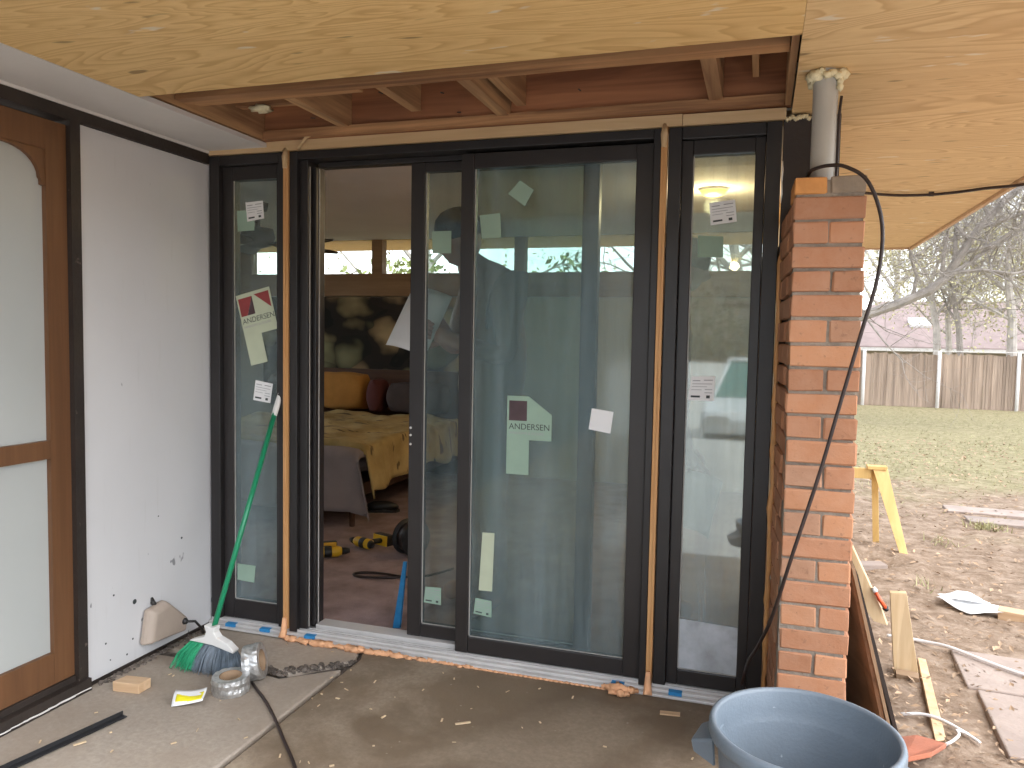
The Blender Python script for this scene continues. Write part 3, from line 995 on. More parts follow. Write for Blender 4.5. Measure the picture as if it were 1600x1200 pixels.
# ---- right sidelight
rs = thing('sidelight_window', 'narrow dark framed sidelight next to the brick pier reflecting the driveway', 'window')
unit_frame(rs, 1.940, 1.985, 2.266, 2.316, 0.036, 1.992, FRAME_T)
sash(rs, 1.9855, 2.2655, 0.037, 1.9915, 2.024, 2.232, 0.093, 1.941, -0.004, 0.05, 0.008, m_glassS)
sill(rs, 1.9165, 2.33)
white_label([(2.083, 1.774), (2.169, 1.784), (2.178, 1.707), (2.09, 1.696)], 0.0068, rs)
white_label([(2.041, 1.164), (2.123, 1.167), (2.121, 1.079), (2.03, 1.079)], 0.0066, rs)
sheet_print([(2.048, 1.662), (2.134, 1.656), (2.136, 1.585), (2.049, 1.586)], 0.0066, 'back_sticker', m_paperG, rs)
def milky_mat():
    m = bpy.data.materials.new('milky_translucent')
    m.use_nodes = True
    nt = m.node_tree
    nt.nodes.clear()
    out = N(nt, 'ShaderNodeOutputMaterial')
    tr = N(nt, 'ShaderNodeBsdfTransparent')
    df = N(nt, 'ShaderNodeBsdfDiffuse')
    df.inputs['Color'].default_value = (0.70, 0.74, 0.78, 1)
    n = noise(nt, coords(nt, (1, 1, 1)), 9, 5, 0.6)
    f = ramp(nt, n, [(0.3, (0.32,) * 3), (0.7, (0.75,) * 3)])
    mx = N(nt, 'ShaderNodeMixShader')
    nt.links.new(f, mx.inputs[0])
    nt.links.new(tr.outputs[0], mx.inputs[1])
    nt.links.new(df.outputs[0], mx.inputs[2])
    nt.links.new(mx.outputs[0], out.inputs['Surface'])
    return m
sheet_print([(2.0285, 0.098), (2.2315, 0.098), (2.2315, 0.272), (2.0285, 0.280)], 0.0035, 'milky_sheet', milky_mat(), rs, 0.0006)  # pale translucent sheet over the lowest part of the pane

# raw timber pieces round the frames
tr_ = thing('head_trim', 'raw pine strip running above the new door frames', 'trim')
box('trim_strip', m_trim, tr_, 0.004, 1.985, -0.034, 0.06, 2.0365, 2.0765)
box('trim_strip', m_trim, tr_, 1.987, 2.326, -0.036, 0.06, 2.0365, 2.074)
for x, lab in ((0.3805, 'thin orange wood strip between left sidelight and sliding door'), (1.9155, 'thin orange wood strip between sliding door and right sidelight')):
    o = thing('filler_strip', lab, 'wood strip')
    box('batten', m_strip, o, x, x + 0.0105, -0.037, -0.012, 0.036, 2.036)
    box('batten', m_strip, o, x + 0.011, x + 0.021, -0.034, -0.012, 0.036, 2.036)
    MB().tube([(x + 0.010, -0.030, 2.045), (x + 0.010, -0.040, 2.01), (x + 0.010, -0.040, 1.965)], [0.008, 0.013, 0.009], 8).build('caulk_blob', m_trim, o, True)
    MB().tube([(x + 0.010, -0.042, 0.085), (x + 0.010, -0.046, 0.03), (x + 0.012, -0.062, 0.006)], [0.009, 0.014, 0.017], 8).build('foam_foot', m_foam_o, o, True)
rp = MB().tube([(0.455, -0.04, 2.038), (0.475, -0.055, 2.052), (0.505, -0.06, 2.078), (0.54, -0.06, 2.090), (0.575, -0.055, 2.092)], [0.007, 0.007, 0.0065, 0.006, 0.005], 8).build('backer_rope', m_trim, None, True)
tag(rp, 'short curl of pale foam rope poking out above the left door corner', 'foam rope')

# orange foam squeezed out below the sill
mb = MB()
rnd = random.Random(5)
x = 0.42
while x < 1.25:
    s = rnd.uniform(0.008, 0.018) * (1.0 if x < 0.95 else 0.6)
    mb.blob((x, -0.060 + rnd.uniform(-0.008, 0.004), 0.006), (s * 1.6, s, s * 0.8), int(x * 1000), 8, 0.35)
    x += rnd.uniform(0.008, 0.022)
while x < 1.78:
    mb.blob((x, -0.062, 0.004), (0.014, 0.005, 0.005), int(x * 1000), 6, 0.3)
    x += 0.02
o = mb.build('foam_bead', m_foam_o, None, True)
tag(o, 'lumpy orange foam squeezed out along the door sill', 'spray foam')
mb = MB()
for i, (dx, dy, s) in enumerate(((0, 0, 0.028), (-0.035, 0.006, 0.018), (0.036, 0.004, 0.02), (0.01, -0.03, 0.018), (-0.02, -0.026, 0.014), (0.055, 0.012, 0.012), (-0.055, 0.012, 0.012), (0.03, -0.024, 0.012))):
    mb.blob((1.826 + dx, -0.072 + dy, 0.010 + s * 0.3), (s * 1.25, s * 0.9, s * 0.65), i + 40, 9, 0.4)
o = mb.build('foam_lump', m_foam_o, None, True)
tag(o, 'ragged orange foam lump on the sill near the right strip', 'spray foam')

for (px, py, ang, lab) in ((0.12, -0.030, 0.05, 'blue tape piece on the sill behind the broom handle'), (0.294, -0.030, 0.04, 'blue tape piece on the left sidelight sill'), (0.513, -0.030, 0.06, 'blue tape piece on the sill below the open doorway'),
                          (1.815, -0.030, -0.03, 'blue tape piece on the sill above the orange foam lump'), (2.024, -0.030, 0.02, 'blue tape piece on the right sidelight sill')):
    mb = MB()
    M_ = Matrix.Translation((px, py, 0.0)) @ Matrix.Rotation(ang, 4, 'Z')
    mb.box(-0.024, 0.024, -0.0095, 0.006, 0.0245, 0.0253, M_)
    mb.box(-0.0235, 0.0235, -0.0185, -0.010, 0.0125, 0.0252, M_)
    tag(mb.build('tape_piece', m_tapeb), lab, 'tape', 'blue tape pieces on the sill')

# ================================================================== brick pier
pr = thing('brick_pier', 'orange red brick pier at the right end of the doors', 'pier')
ZC = [1.751, 1.695, 1.627, 1.558, 1.492, 1.426, 1.356, 1.285, 1.217, 1.15, 1.084, 1.015, 0.945, 0.877, 0.809, 0.739, 0.674, 0.609, 0.54, 0.471, 0.403, 0.337]
while ZC[-1] > 0.02:
    ZC.append(ZC[-1] - 0.0675)
PX0, PX1, PY0 = 2.346, 2.533, -0.500
box('mortar_core', m_mortar, pr, PX0 + 0.006, PX1 - 0.006, PY0 + 0.006, 0.11, -0.1, 1.742)
rnd = random.Random(21)
_bm = {}
def brick(x0, x1, y0, y1, z0, z1, m, rz=0.0):
    key = (round((x1 - x0) * 250), round((y1 - y0) * 250), round((z1 - z0) * 400), m.name, rnd.randrange(3))
    if key not in _bm:
        bm = bmesh.new()
        bmesh.ops.create_cube(bm, size=1.0)
        bmesh.ops.scale(bm, vec=(x1 - x0, y1 - y0, z1 - z0), verts=bm.verts)
        bmesh.ops.bevel(bm, geom=bm.edges[:], offset=0.0035, segments=1, affect='EDGES')
        for v in bm.verts:
            v.co += Vector((rnd.uniform(-1, 1), rnd.uniform(-1, 1), rnd.uniform(-1, 1))) * 0.0016
        me = bpy.data.meshes.new('brick')
        bm.to_mesh(me)
        bm.free()
        me.materials.append(m)
        _bm[key] = me
    o = bpy.data.objects.new('brick', _bm[key])
    COL.objects.link(o)
    o.parent = pr
    o.location = ((x0 + x1) / 2, (y0 + y1) / 2, (z0 + z1) / 2)
    o.rotation_euler = (rnd.uniform(-0.006, 0.006), rnd.uniform(-0.006, 0.006), rnd.uniform(-0.02, 0.02) if not rz else rz)
    return o
for i in range(len(ZC) - 1):
    z1, z0 = ZC[i], ZC[i + 1] + 0.009
    if z1 - z0 < 0.02:
        continue
    jx = rnd.uniform(-0.003, 0.003)
    jy = rnd.uniform(-0.003, 0.003)
    lean = 0.010 * (1.75 - z1) / 1.75
    a, b = PX0 + jx + lean, PX1 + jx * 0.5 + lean * 0.6
    if i % 2 == 0:
        mid = a + (b - a) * (0.53 + rnd.uniform(-0.03, 0.03))
        m1, m2 = m_brick, m_brick
        if i == 0:
            m1, m2, mid = m_brick_o, m_brick_g, a + 0.092
        g = 0.012 if i == 0 else 0.007
        brick(a, mid - g / 2, PY0 + jy, PY0 + 0.195, z0, z1, m1)
        brick(mid + g / 2, b, PY0 + jy, PY0 + 0.195, z0, z1, m2)
        ys = [(-0.298, -0.11), (-0.10, 0.085)]
    else:
        brick(a, b, PY0 + jy, PY0 + 0.092, z0, z1, m_brick)
        ys = [(-0.40, -0.21), (-0.20, -0.012)]
    if i == 0:
        ys = []
    for y0, y1 in ys:
        back = ((y0 + y1) / 2 + 0.4) * 0.055
        brick(a - 0.001 - back, a + 0.085, y0, y1, z0, z1, m_brick, 0.055)
        brick(b - 0.085, b, y0, y1, z0, z1, m_brick)
# ragged sealant between brick and frame
mb = MB()
pts, rad = [], []
for k in range(40):
    z = 1.60 - k * 0.04
    pts.append((2.3265 + rnd.uniform(-0.003, 0.003), -0.036 + rnd.uniform(-0.004, 0.004), z))
    rad.append(rnd.uniform(0.006, 0.012))
rad[0], rad[1] = 0.005, 0.011
o = mb.tube(pts, rad, 8).build('sealant_bead', m_strip, pr, True)
dj = thing('pier_jamb_board', 'dark brown board above the brick pier beside the pipe', 'board')
box('board', m_board, dj, 2.3195, 2.400, -0.022, -0.003, 1.10, 2.052)
mb = MB()
for k in range(9):
    mb.blob((2.330 + k * 0.0085, -0.03, 2.040 + rnd.uniform(-0.006, 0.006)), (0.008, 0.008, 0.008), k, 7, 0.3)
mb.build('foam_edge', m_foam, dj, True)
MB().tube([(2.3205, -0.026, 1.90), (2.321, -0.028, 1.87), (2.3195, -0.027, 1.83), (2.321, -0.026, 1.79), (2.3195, -0.025, 1.76)], [0.0015, 0.004, 0.0025, 0.003, 0.001], 6).build('paint_drip', m_wplast, dj, True)

# grey pipe between pier and soffit
vp = thing('vent_pipe', 'grey plastic pipe standing on the brick pier under the soffit', 'pipe')
MB().lathe([(0.0, 1.70), (0.0335, 1.70), (0.0335, 2.06), (0.0, 2.06)], 32).build('pipe', m_pipe, vp, True, loc=(2.421, -0.43, 0))
vp.children[0].modifiers.new('es', 'EDGE_SPLIT')
mb = MB()
for k in range(16):
    a = 2 * math.pi * k / 16
    s = rnd.uniform(0.012, 0.021)
    mb.blob((2.421 + math.cos(a) * 0.040, -0.43 + math.sin(a) * 0.040, 2.046 + rnd.uniform(-0.012, 0.004)), (s, s, s * 0.8), k + 70, 9, 0.35)
for k, z in enumerate((2.02, 2.005)):
    mb.blob((2.457, -0.452, z), (0.009, 0.009, 0.012), k + 90, 8, 0.3)
mb.build('foam_collar', m_foam, vp, True)

def cable(name, pts, r, m, label, cat, n=8, sub=6):
    """smooth cable through the given points (Catmull-Rom)"""
    P = [Vector(p) for p in pts]
    P = [P[0] * 2 - P[1]] + P + [P[-1] * 2 - P[-2]]
    out = []
    for i in range(1, len(P) - 2):
        for k in range(sub):
            t = k / sub
            a, b, c, d = P[i - 1], P[i], P[i + 1], P[i + 2]
            out.append(0.5 * ((2 * b) + (c - a) * t + (2 * a - 5 * b + 4 * c - d) * t * t + (3 * b - a - 3 * c + d) * t ** 3))
    out.append(P[-2])
    o = MB().tube(out, r, n).build(name, m, None, True)
    return tag(o, label, cat)

cable('hanging_cable', [(2.383, -0.43, 1.770), (2.392, -0.475, 1.775), (2.43, -0.505, 1.779), (2.475, -0.53, 1.768), (2.53, -0.545, 1.722), (2.567, -0.55, 1.611), (2.563, -0.552, 1.476), (2.528, -0.555, 1.322), (2.48, -0.555, 1.113), (2.439, -0.555, 0.934), (2.381, -0.555, 0.713), (2.335, -0.50, 0.51), (2.305, -0.36, 0.37), (2.272, -0.19, 0.235), (2.262, -0.07, 0.15), (2.252, -0.05, 0.09)],
      0.0052, m_cable, 'dark cable looping round the pipe and down over the pier', 'cable')
cable('soffit_cable', [(2.515, 1.22, 2.042), (2.62, 1.36, 2.042), (2.737, 1.452, 2.042), (2.89, 1.55, 2.042), (3.046, 1.571, 2.042), (3.17, 1.52, 2.042), (3.27, 1.445, 2.042), (3.388, 1.298, 2.028), (3.55, 1.05, 2.02), (3.9, 0.5, 2.06), (4.6, -0.6, 2.2)],
      0.0075, m_cable, 'dark cable pinned along the plywood soffit towards the yard', 'cable')
o = MB().box(-0.012, 0.012, -0.006, 0.006, -0.012, 0.012).build('cable_clip', m_cable, None, loc=(3.06, 1.571, 2.046))
tag(o, 'small dark clip holding the soffit cable', 'clip')
cable('short_cable', [(2.4575, -0.44, 1.74), (2.459, -0.44, 1.83), (2.459, -0.438, 1.93), (2.4635, -0.43, 1.985)], 0.004, m_cable, 'short straight dark cable beside the grey pipe', 'cable')

# ================================================================== patio objects
# broom
br = thing('broom', 'green handled broom with white cap leaning on the left sidelight', 'broom')
h0, h1 = Vector((0.318, -0.385, 0.185)), Vector((0.349, -0.050, 0.955))
dh = (h1 - h0).normalized()
MB().tube([h0 - dh * 0.05, h1], 0.0105, 14).build('handle', m_green, br, True)
MB().tube([h1 - dh * 0.01, h1 + dh * 0.02, h1 + dh * 0.085, h1 + dh * 0.102], [0.0125, 0.0135, 0.0115, 0.005], 14, flat=0.8).build('grip_cap', m_wplast, br, True)
MB().tube([h1 + dh * 0.085 + Vector((0, -0.012, 0)), h1 + dh * 0.085 + Vector((0, 0.012, 0))], 0.0042, 8).build('hang_hole', m_black, br)
MB().tube([h0 - dh * 0.045, h0 - dh * 0.02], 0.0135, 14).build('collar', m_green, br, True)
# head: white angled block
hd = []
xl, xr = 0.202, 0.482
cap = [(0.222, 0.107), (0.262, 0.121), (0.294, 0.130), (0.302, 0.150), (0.293, 0.176), (0.318, 0.170), (0.343, 0.174), (0.338, 0.152), (0.352, 0.134), (0.395, 0.118), (0.428, 0.093), (0.425, 0.083), (0.33, 0.103), (0.24, 0.107)]
MB().prism([(x, -0.425, z) for x, z in cap], (0, 0.034, 0)).build('broom_head', m_wplast, br, bevel=0.004)
def bristles(name, m, t0, t1, seed):
    rr = random.Random(seed)
    mb = MB()
    for i in range(int(700 * (t1 - t0))):
        t = t0 + (t1 - t0) * rr.random()
        dep = rr.uniform(-0.015, 0.015)
        top = Vector((0.232 + t * 0.194, -0.408 + dep, 0.106 - 0.020 * t))
        fx = 0.172 + t * 0.310
        fl = 0.012 * (1 - t)
        bot = Vector((fx + rr.uniform(-0.006, 0.006), -0.436 + dep * 2.4 + rr.uniform(-0.01, 0.01), 0.004 + rr.uniform(0, 0.010) + fl * 0.3))
        mid = (top + bot) / 2 + Vector((0.012 * (t - 0.5) - 0.004, rr.uniform(-0.004, 0.004), 0.006))
        mb.tube([top, mid, bot], [0.0017, 0.0018, 0.0012], 4, cap=False)
    mb.build(name, m, br)
bristles('green_bristles', m_bristle_g, 0.0, 0.30, 1)
bristles('grey_bristles', m_bristle_b, 0.29, 1.0, 2)

# beige box hanging on the wall
fx = thing('wall_box', 'beige tapered plastic cover hanging low on the white wall', 'box')
M_ = Matrix.Translation((0.004, -0.325, 0.118))
base = [(-0.122, -0.052), (0.096, -0.068), (0.108, -0.010), (-0.004, 0.092), (-0.096, 0.080)]
def ring(s, x, dy=0, dz=0):
    return [M_ @ Vector((x, y * s + dy, z * s + dz)) for y, z in base]
mb = MB()
n = len(base)
layers = [ring(0.97, 0.0), ring(1.0, 0.010), ring(1.0, 0.022), ring(0.95, 0.034), ring(0.86, 0.050, 0.006, -0.004)]
vs = [p for L in layers for p in L]
fs = []
for i in range(len(layers) - 1):
    for k in range(n):
        fs.append((i * n + k, i * n + (k + 1) % n, (i + 1) * n + (k + 1) % n, (i + 1) * n + k))
fs += [tuple(range(n - 1, -1, -1)), tuple(range((len(layers) - 1) * n, len(layers) * n))]
mb._add(vs, fs)
mb.build('cover', m_beige, fx, bevel=0.009, seg=3)
MB().tube([(0.002, -0.372, 0.232), (0.008, -0.372, 0.212), (0.013, -0.370, 0.203), (0.012, -0.357, 0.196), (0.012, -0.344, 0.190)], [0.004, 0.010, 0.009, 0.005, 0.006], 8).build('hook', m_black, fx, True)
MB().lathe([(0, 0), (0.013, 0), (0.013, 0.012), (0.006, 0.02), (0, 0.02)], 14, Matrix.Translation((0.050, -0.250, 0.098)) @ Matrix.Rotation(R(75), 4, 'Y')).build('gland', m_black, fx, True)
MB().tube([(0.068, -0.250, 0.10), (0.078, -0.215, 0.090), (0.072, -0.17, 0.045), (0.05, -0.13, 0.008)], 0.0055, 8).build('lead', m_black, fx, True)
for yy, zz, s in ((-0.459, 0.243, 0.010), (-0.56, 0.30, 0.004), (-0.60, 0.13, 0.004), (-0.47, 0.10, 0.004), (-0.20, 0.43, 0.005), (-0.33, 0.55, 0.003), (-0.5, 0.05, 0.004), (-0.58, 0.06, 0.003)):
    o = MB().lathe([(0, 0.0004), (s, 0.0002), (s, 0.0), (s * 0.5, -0.006), (0, -0.008)], 10, Matrix.Rotation(R(90), 4, 'Y')).build('screw_hole', m_ink, wg, loc=(0.0008, yy, zz))

# foil tape rolls
def tape_roll(label, M_):
    o = thing('tape_roll', label, 'tape roll', 'silver foil tape rolls')
    rnd2 = random.Random(len(label))
    k = 48
    mb = MB()
    prof = [(0.040, -0.029), (0.064, -0.029), (0.066, -0.015), (0.064, 0.0), (0.0665, 0.014), (0.064, 0.029), (0.040, 0.029)]
    mb.lathe(prof, k, None, True)
    mb.v = [tuple(M_ @ (Vector(p) * (1 + rnd2.uniform(-0.02, 0.02)))) for p in mb.v]
    mb.build('foil', m_foil, o)
    MB().lathe([(0.036, -0.0295), (0.0396, -0.0295), (0.0396, 0.0295), (0.036, 0.0295)], 32, M_, True).build('core', m_card, o, True)
    return o
tape_roll('foil tape roll lying flat in front of the broom bristles', Matrix.Translation((0.500, -0.535, 0.0315)) @ Matrix.Rotation(R(2), 4, 'X'))
tape_roll('foil tape roll standing on edge behind the flat one', Matrix.Translation((0.520, -0.425, 0.068)) @ Matrix.Rotation(R(22), 4, 'Z') @ Matrix.Rotation(R(78), 4, 'Y'))
cable('extension_cord', [(0.535, -0.46, 0.006), (0.59, -0.505, 0.006), (0.66, -0.56, 0.006), (0.77, -0.66, 0.006), (0.88, -0.77, 0.006), (0.985, -0.875, 0.006), (1.05, -0.96, 0.006), (1.12, -1.15, 0.006), (1.1, -1.5, 0.006), (0.9, -2.2, 0.006)], 0.0055, m_cable, 'dark extension cord running across the slabs from the tape rolls', 'cord')
# wood block
o = MB().prism([(-0.055, -0.02, 0), (0.05, -0.03, 0), (0.062, 0.028, 0), (-0.035, 0.035, 0)], (0, 0, 0.036)).build('wood_block', m_pine_x, None, bevel=0.002, loc=(0.158, -0.648, 0.001))
o.rotation_euler[2] = R(12)
tag(o, 'small pale wood offcut beside the white wall foot', 'wood block')
# yellow label
yl = thing('yellow_tag', 'crumpled white tag with yellow print on the slab', 'tag', None, (0.426, -0.66, 0.022))
yl.rotation_euler = (R(24), R(-4), R(26))
mb = MB()
for i in range(6):
    for j in range(5):
        pass
def curled(name, m, w_, h_, lift, parent, z=0.0, x0=0.0, y0=0.0):
    mb = MB()
    nx, ny = 8, 6
    vs = []
    for j in range(ny + 1):
        for i in range(nx + 1):
            u, v = i / nx, j / ny
            vs.append((x0 + (u - 0.5) * w_, y0 + (v - 0.5) * h_, z + lift * (abs(u - 0.4) ** 2) + lift * 0.35 * math.sin(v * 3.0 + u * 2)))
    fs = [(j * (nx + 1) + i, j * (nx + 1) + i + 1, (j + 1) * (nx + 1) + i + 1, (j + 1) * (nx + 1) + i) for j in range(ny) for i in range(nx)]
    mb._add(vs, fs)
    o = mb.build(name, m, parent, True)
    s = o.modifiers.new('thick', 'SOLIDIFY')
    s.thickness = 0.0008
    return o
curled('tag_sheet', m_paper, 0.105, 0.07, 0.022, yl)
curled('yellow_panel', m_yellow, 0.088, 0.042, 0.019, yl, 0.0022, 0.002, -0.004)
# black bar
bb = thing('metal_bar', 'black metal angle strip lying on the slab at lower left', 'metal strip')
p0, p1 = Vector((0.293, -0.812, 0.004)), Vector((0.200, -1.30, 0.004))
d = (p1 - p0).normalized()
sd_ = Vector((-d.y, d.x, 0))
MB().prism([p0 - sd_ * 0.012, p0 + sd_ * 0.012, p1 + sd_ * 0.012, p1 - sd_ * 0.012], (0, 0, 0.003)).build('flange', m_toolk, bb)
MB().prism([p0 - sd_ * 0.012, p0 - sd_ * 0.0095, p1 - sd_ * 0.0095, p1 - sd_ * 0.012], (0, 0, 0.016)).build('web', m_toolk, bb)
# offcuts
o = MB().box(-0.034, 0.034, -0.012, 0.012, 0, 0.005).build('wood_shim', m_pine_x, None, loc=(2.021, -0.176, 0.0045))
o.rotation_euler = (0, R(-2), R(4))
tag(o, 'small flat wood shim on the slab below the right sidelight', 'shim')
o = MB().box(-0.026, 0.026, -0.004, 0.004, 0, 0.004).build('wood_splinter', m_chip, None, loc=(1.374, -0.479, 0.005))
o.rotation_euler[2] = R(35)
tag(o, 'thin pale splinter alone on the stained slab', 'splinter')
o = MB().box(-0.018, 0.018, -0.004, 0.004, 0, 0.004).build('wood_splinter', m_chip, None, loc=(0.30, -1.0, 0.005))
o.rotation_euler[2] = R(60)
tag(o, 'tan splinter beside the black metal strip', 'splinter')

# blue grey bin
bn = thing('trash_bin', 'round blue grey plastic bin with side handles in the foreground', 'bin', None, (2.398, -1.008, 0.0))
bz = 0.43
prof = [(0.0, 0.006), (0.150, 0.006), (0.158, 0.012), (0.186, bz - 0.085), (0.189, bz - 0.06), (0.191, bz - 0.045), (0.193, bz - 0.040), (0.205, bz - 0.036), (0.2085, bz - 0.028), (0.2085, bz - 0.010), (0.206, bz - 0.002), (0.200, bz), (0.1945, bz - 0.002), (0.192, bz - 0.008),
        (0.1875, bz - 0.05), (0.181, bz - 0.075), (0.179, bz - 0.080), (0.151, 0.022), (0.145, 0.016), (0.0, 0.016)]
MB().lathe(prof, 72).build('tub', m_bin, bn, True)
for sgn in (-1, 1):
    M_ = Matrix.Rotation(R(168 if sgn < 0 else -12), 4, 'Z')
    hp = [(0.188, -0.070, bz - 0.048), (0.188, 0.070, bz - 0.048), (0.246, 0.046, bz - 0.075), (0.246, -0.046, bz - 0.075)]
    hb = [(0.183, -0.070, bz - 0.110), (0.183, 0.070, bz - 0.110), (0.240, 0.046, bz - 0.100), (0.240, -0.046, bz - 0.100)]
    mb = MB()
    mb._add([M_ @ Vector(p) for p in hp + hb], [(0, 1, 2, 3), (3, 2, 6, 7), (0, 3, 7, 4), (1, 5, 6, 2)])
    o = mb.build('handle', m_bin, bn, bevel=0.006)
    s = o.modifiers.new('thick', 'SOLIDIFY')
    s.thickness = 0.006

# ================================================================== yard objects
G = 'offcuts leaning behind the pier'
def lean_sheet(label, m, xt, zt, xf, zf, y0, y1, th, skew=0.0):
    o = MB().prism([(xt, y0, zt), (xf, y0 + skew, zf), (xf + th, y0 + skew, zf + th * 0.3), (xt + th, y0, zt + th * 0.3)], (0, y1 - y0, 0)).build('plywood_offcut', m, None)
    return tag(o, label, 'plywood', G)
def yawed_sheet(label, m, nt_, nf, ft, ff, th):
    o = MB().prism([nt_, nf, ff, ft], (th, 0, th * 0.3)).build('plywood_offcut', m, None)
    return tag(o, label, 'plywood', G)
yawed_sheet('wide brown plywood sheet leaning innermost behind the pier', m_osb, (2.578, 0.0, 0.56), (2.742, -0.02, -0.13), (2.512, 0.55, 0.56), (2.600, 0.62, -0.13), 0.012)
lean_sheet('brown plywood offcut leaning in the middle of the stack', m_card, 2.592, 0.535, 2.760, -0.13, -0.03, 0.9, 0.010)
lean_sheet('dark plywood offcut leaning outermost in the stack', m_board, 2.606, 0.50, 2.783, -0.13, 0.03, 0.9, 0.012)
def plank(name, quad_pts, th, m, label):
    o = MB().prism(quad_pts, th).build(name, m, None, bevel=0.0015)
    return tag(o, label, 'board', G)
plank('pine_plank', [(2.585, 0.25, 0.56), (2.613, 0.25, 0.56), (2.732, 0.25, 0.314), (2.752, 0.25, 0.262), (2.705, 0.25, 0.272), (2.600, 0.25, 0.42)], (0.004, 0.02, 0.004), m_pine, 'pale pine plank leaning on top of the plywood stack')
plank('pine_plank', [(2.842, 0.80, 0.222), (2.906, 0.80, 0.228), (2.967, 0.775, -0.13), (2.871, 0.788, -0.13)], (0.0, 0.022, 0.004), m_pine, 'short wide pine plank standing on the dirt beyond the plywood stack')
plank('pine_stick', [(2.989, 0.95, -0.122), (3.020, 0.94, -0.122), (2.949, 0.188, -0.122), (2.910, 0.165, -0.122)], (0.0, 0.0, 0.022), m_pine, 'thin pale stick lying on the dirt beside the white wires')
plank('wood_offcut', [(2.868, 0.72, -0.125), (2.952, 0.70, -0.125), (2.960, 0.765, -0.125), (2.872, 0.78, -0.125)], (0.0, 0.0, 0.028), m_card, 'brown offcut on the dirt at the foot of the wide pine plank')
ot = thing('orange_tool', 'orange red handled tool on top of the leaning boards', 'tool')
MB().tube([(2.706, 0.243, 0.385), (2.720, 0.243, 0.360), (2.741, 0.243, 0.330)], [0.011, 0.013, 0.012], 8, flat=0.6).build('handle', m_orange, ot, True)
MB().tube([(2.698, 0.243, 0.40), (2.706, 0.243, 0.386)], [0.008, 0.010], 8).build('tip', m_wplast, ot, True)
MB().tube([(2.741, 0.243, 0.330), (2.747, 0.243, 0.319)], [0.012, 0.007], 8).build('butt', m_toolk, ot, True)

# sawhorse
sh = thing('sawhorse', 'yellow pine sawhorse standing in the yard behind the pier', 'sawhorse')
MB().prism([(3.035, 2.94, 0.43), (3.13, 2.96, 0.43), (3.262, 2.845, -0.125), (3.212, 2.83, -0.125)], (0.002, 0.035, 0.004)).build('leg', m_saw, sh, bevel=0.002)
MB().prism([(3.030, 2.985, 0.42), (3.075, 3.0, 0.42), (3.125, 3.16, -0.125), (3.082, 3.15, -0.125)], (0.004, 0.035, 0.006)).build('leg', m_saw, sh, bevel=0.002)
MB().prism([(2.2 + 0.8, 2.93, 0.43), (3.125, 2.945, 0.43), (3.125, 3.03, 0.43), (3.0, 3.02, 0.43)], (0, 0, 0.022)).build('gusset', m_saw, sh, bevel=0.002)
MB().prism([(2.60, 2.96, 0.36), (3.03, 2.96, 0.36), (3.03, 3.0, 0.36), (2.60, 3.0, 0.36)], (0, 0, 0.07)).build('beam', m_saw, sh, bevel=0.002)
MB().prism([(2.56, 2.94, 0.43), (2.64, 2.94, 0.43), (2.60, 2.80, -0.125), (2.56, 2.80, -0.125)], (0, 0.035, 0.004)).build('leg', m_saw, sh, bevel=0.002)
MB().prism([(2.56, 3.0, 0.43), (2.64, 3.0, 0.43), (2.60, 3.16, -0.125), (2.56, 3.16, -0.125)], (0, 0.035, 0.004)).build('leg', m_saw, sh, bevel=0.002)
# loose brick and paper
o = MB().box(-0.10, 0.10, -0.045, 0.045, 0, 0.06).build('loose_brick', m_paver, None, bevel=0.006, loc=(2.96, 2.38, -0.13))
o.rotation_euler[2] = R(20)
tag(o, 'loose pinkish brick beside the small hole in the dirt', 'brick')
def sheet_xy(name, pts, z, m, label, cat, th=0.004):
    o = MB().prism([(x, y, z) for x, y in pts], (0, 0, th)).build(name, m, None)
    return tag(o, label, cat)
pp = thing('paper_sheet', 'bright white folded paper sheet lying on the dirt', 'paper')
def rumpled(name, pts, z, parent, seed):
    rr = random.Random(seed)
    (a, b, c, d_) = [Vector((x, y, z)) for x, y in pts]
    nx, ny = 9, 7
    vs = []
    for j in range(ny + 1):
        for i in range(nx + 1):
            u, v = i / nx, j / ny
            p = (a * (1 - u) + b * u) * (1 - v) + (d_ * (1 - u) + c * u) * v
            p.z += 0.012 + 0.010 * math.sin(u * 5 + v * 3 + seed) + rr.uniform(0, 0.004)
            vs.append(p)
    mb = MB()
    mb._add(vs, [(j * (nx + 1) + i, j * (nx + 1) + i + 1, (j + 1) * (nx + 1) + i + 1, (j + 1) * (nx + 1) + i) for j in range(ny) for i in range(nx)])
    o = mb.build(name, m_paper, parent, True)
    s = o.modifiers.new('thick', 'SOLIDIFY')
    s.thickness = 0.001
rumpled('sheet', [(3.235, 1.86), (3.36, 1.66), (3.60, 1.72), (3.44, 1.95)], -0.108, pp, 1)
rumpled('fold', [(3.25, 1.90), (3.34, 1.80), (3.50, 1.86), (3.37, 2.02)], -0.095, pp, 3)
o = MB().box(-0.16, 0.16, -0.045, 0.045, 0, 0.05).build('brown_block', m_pine_x, None, bevel=0.003, loc=(3.66, 1.70, -0.126))
o.rotation_euler[2] = R(-18)
tag(o, 'short timber block at the edge of the white paper', 'timber')
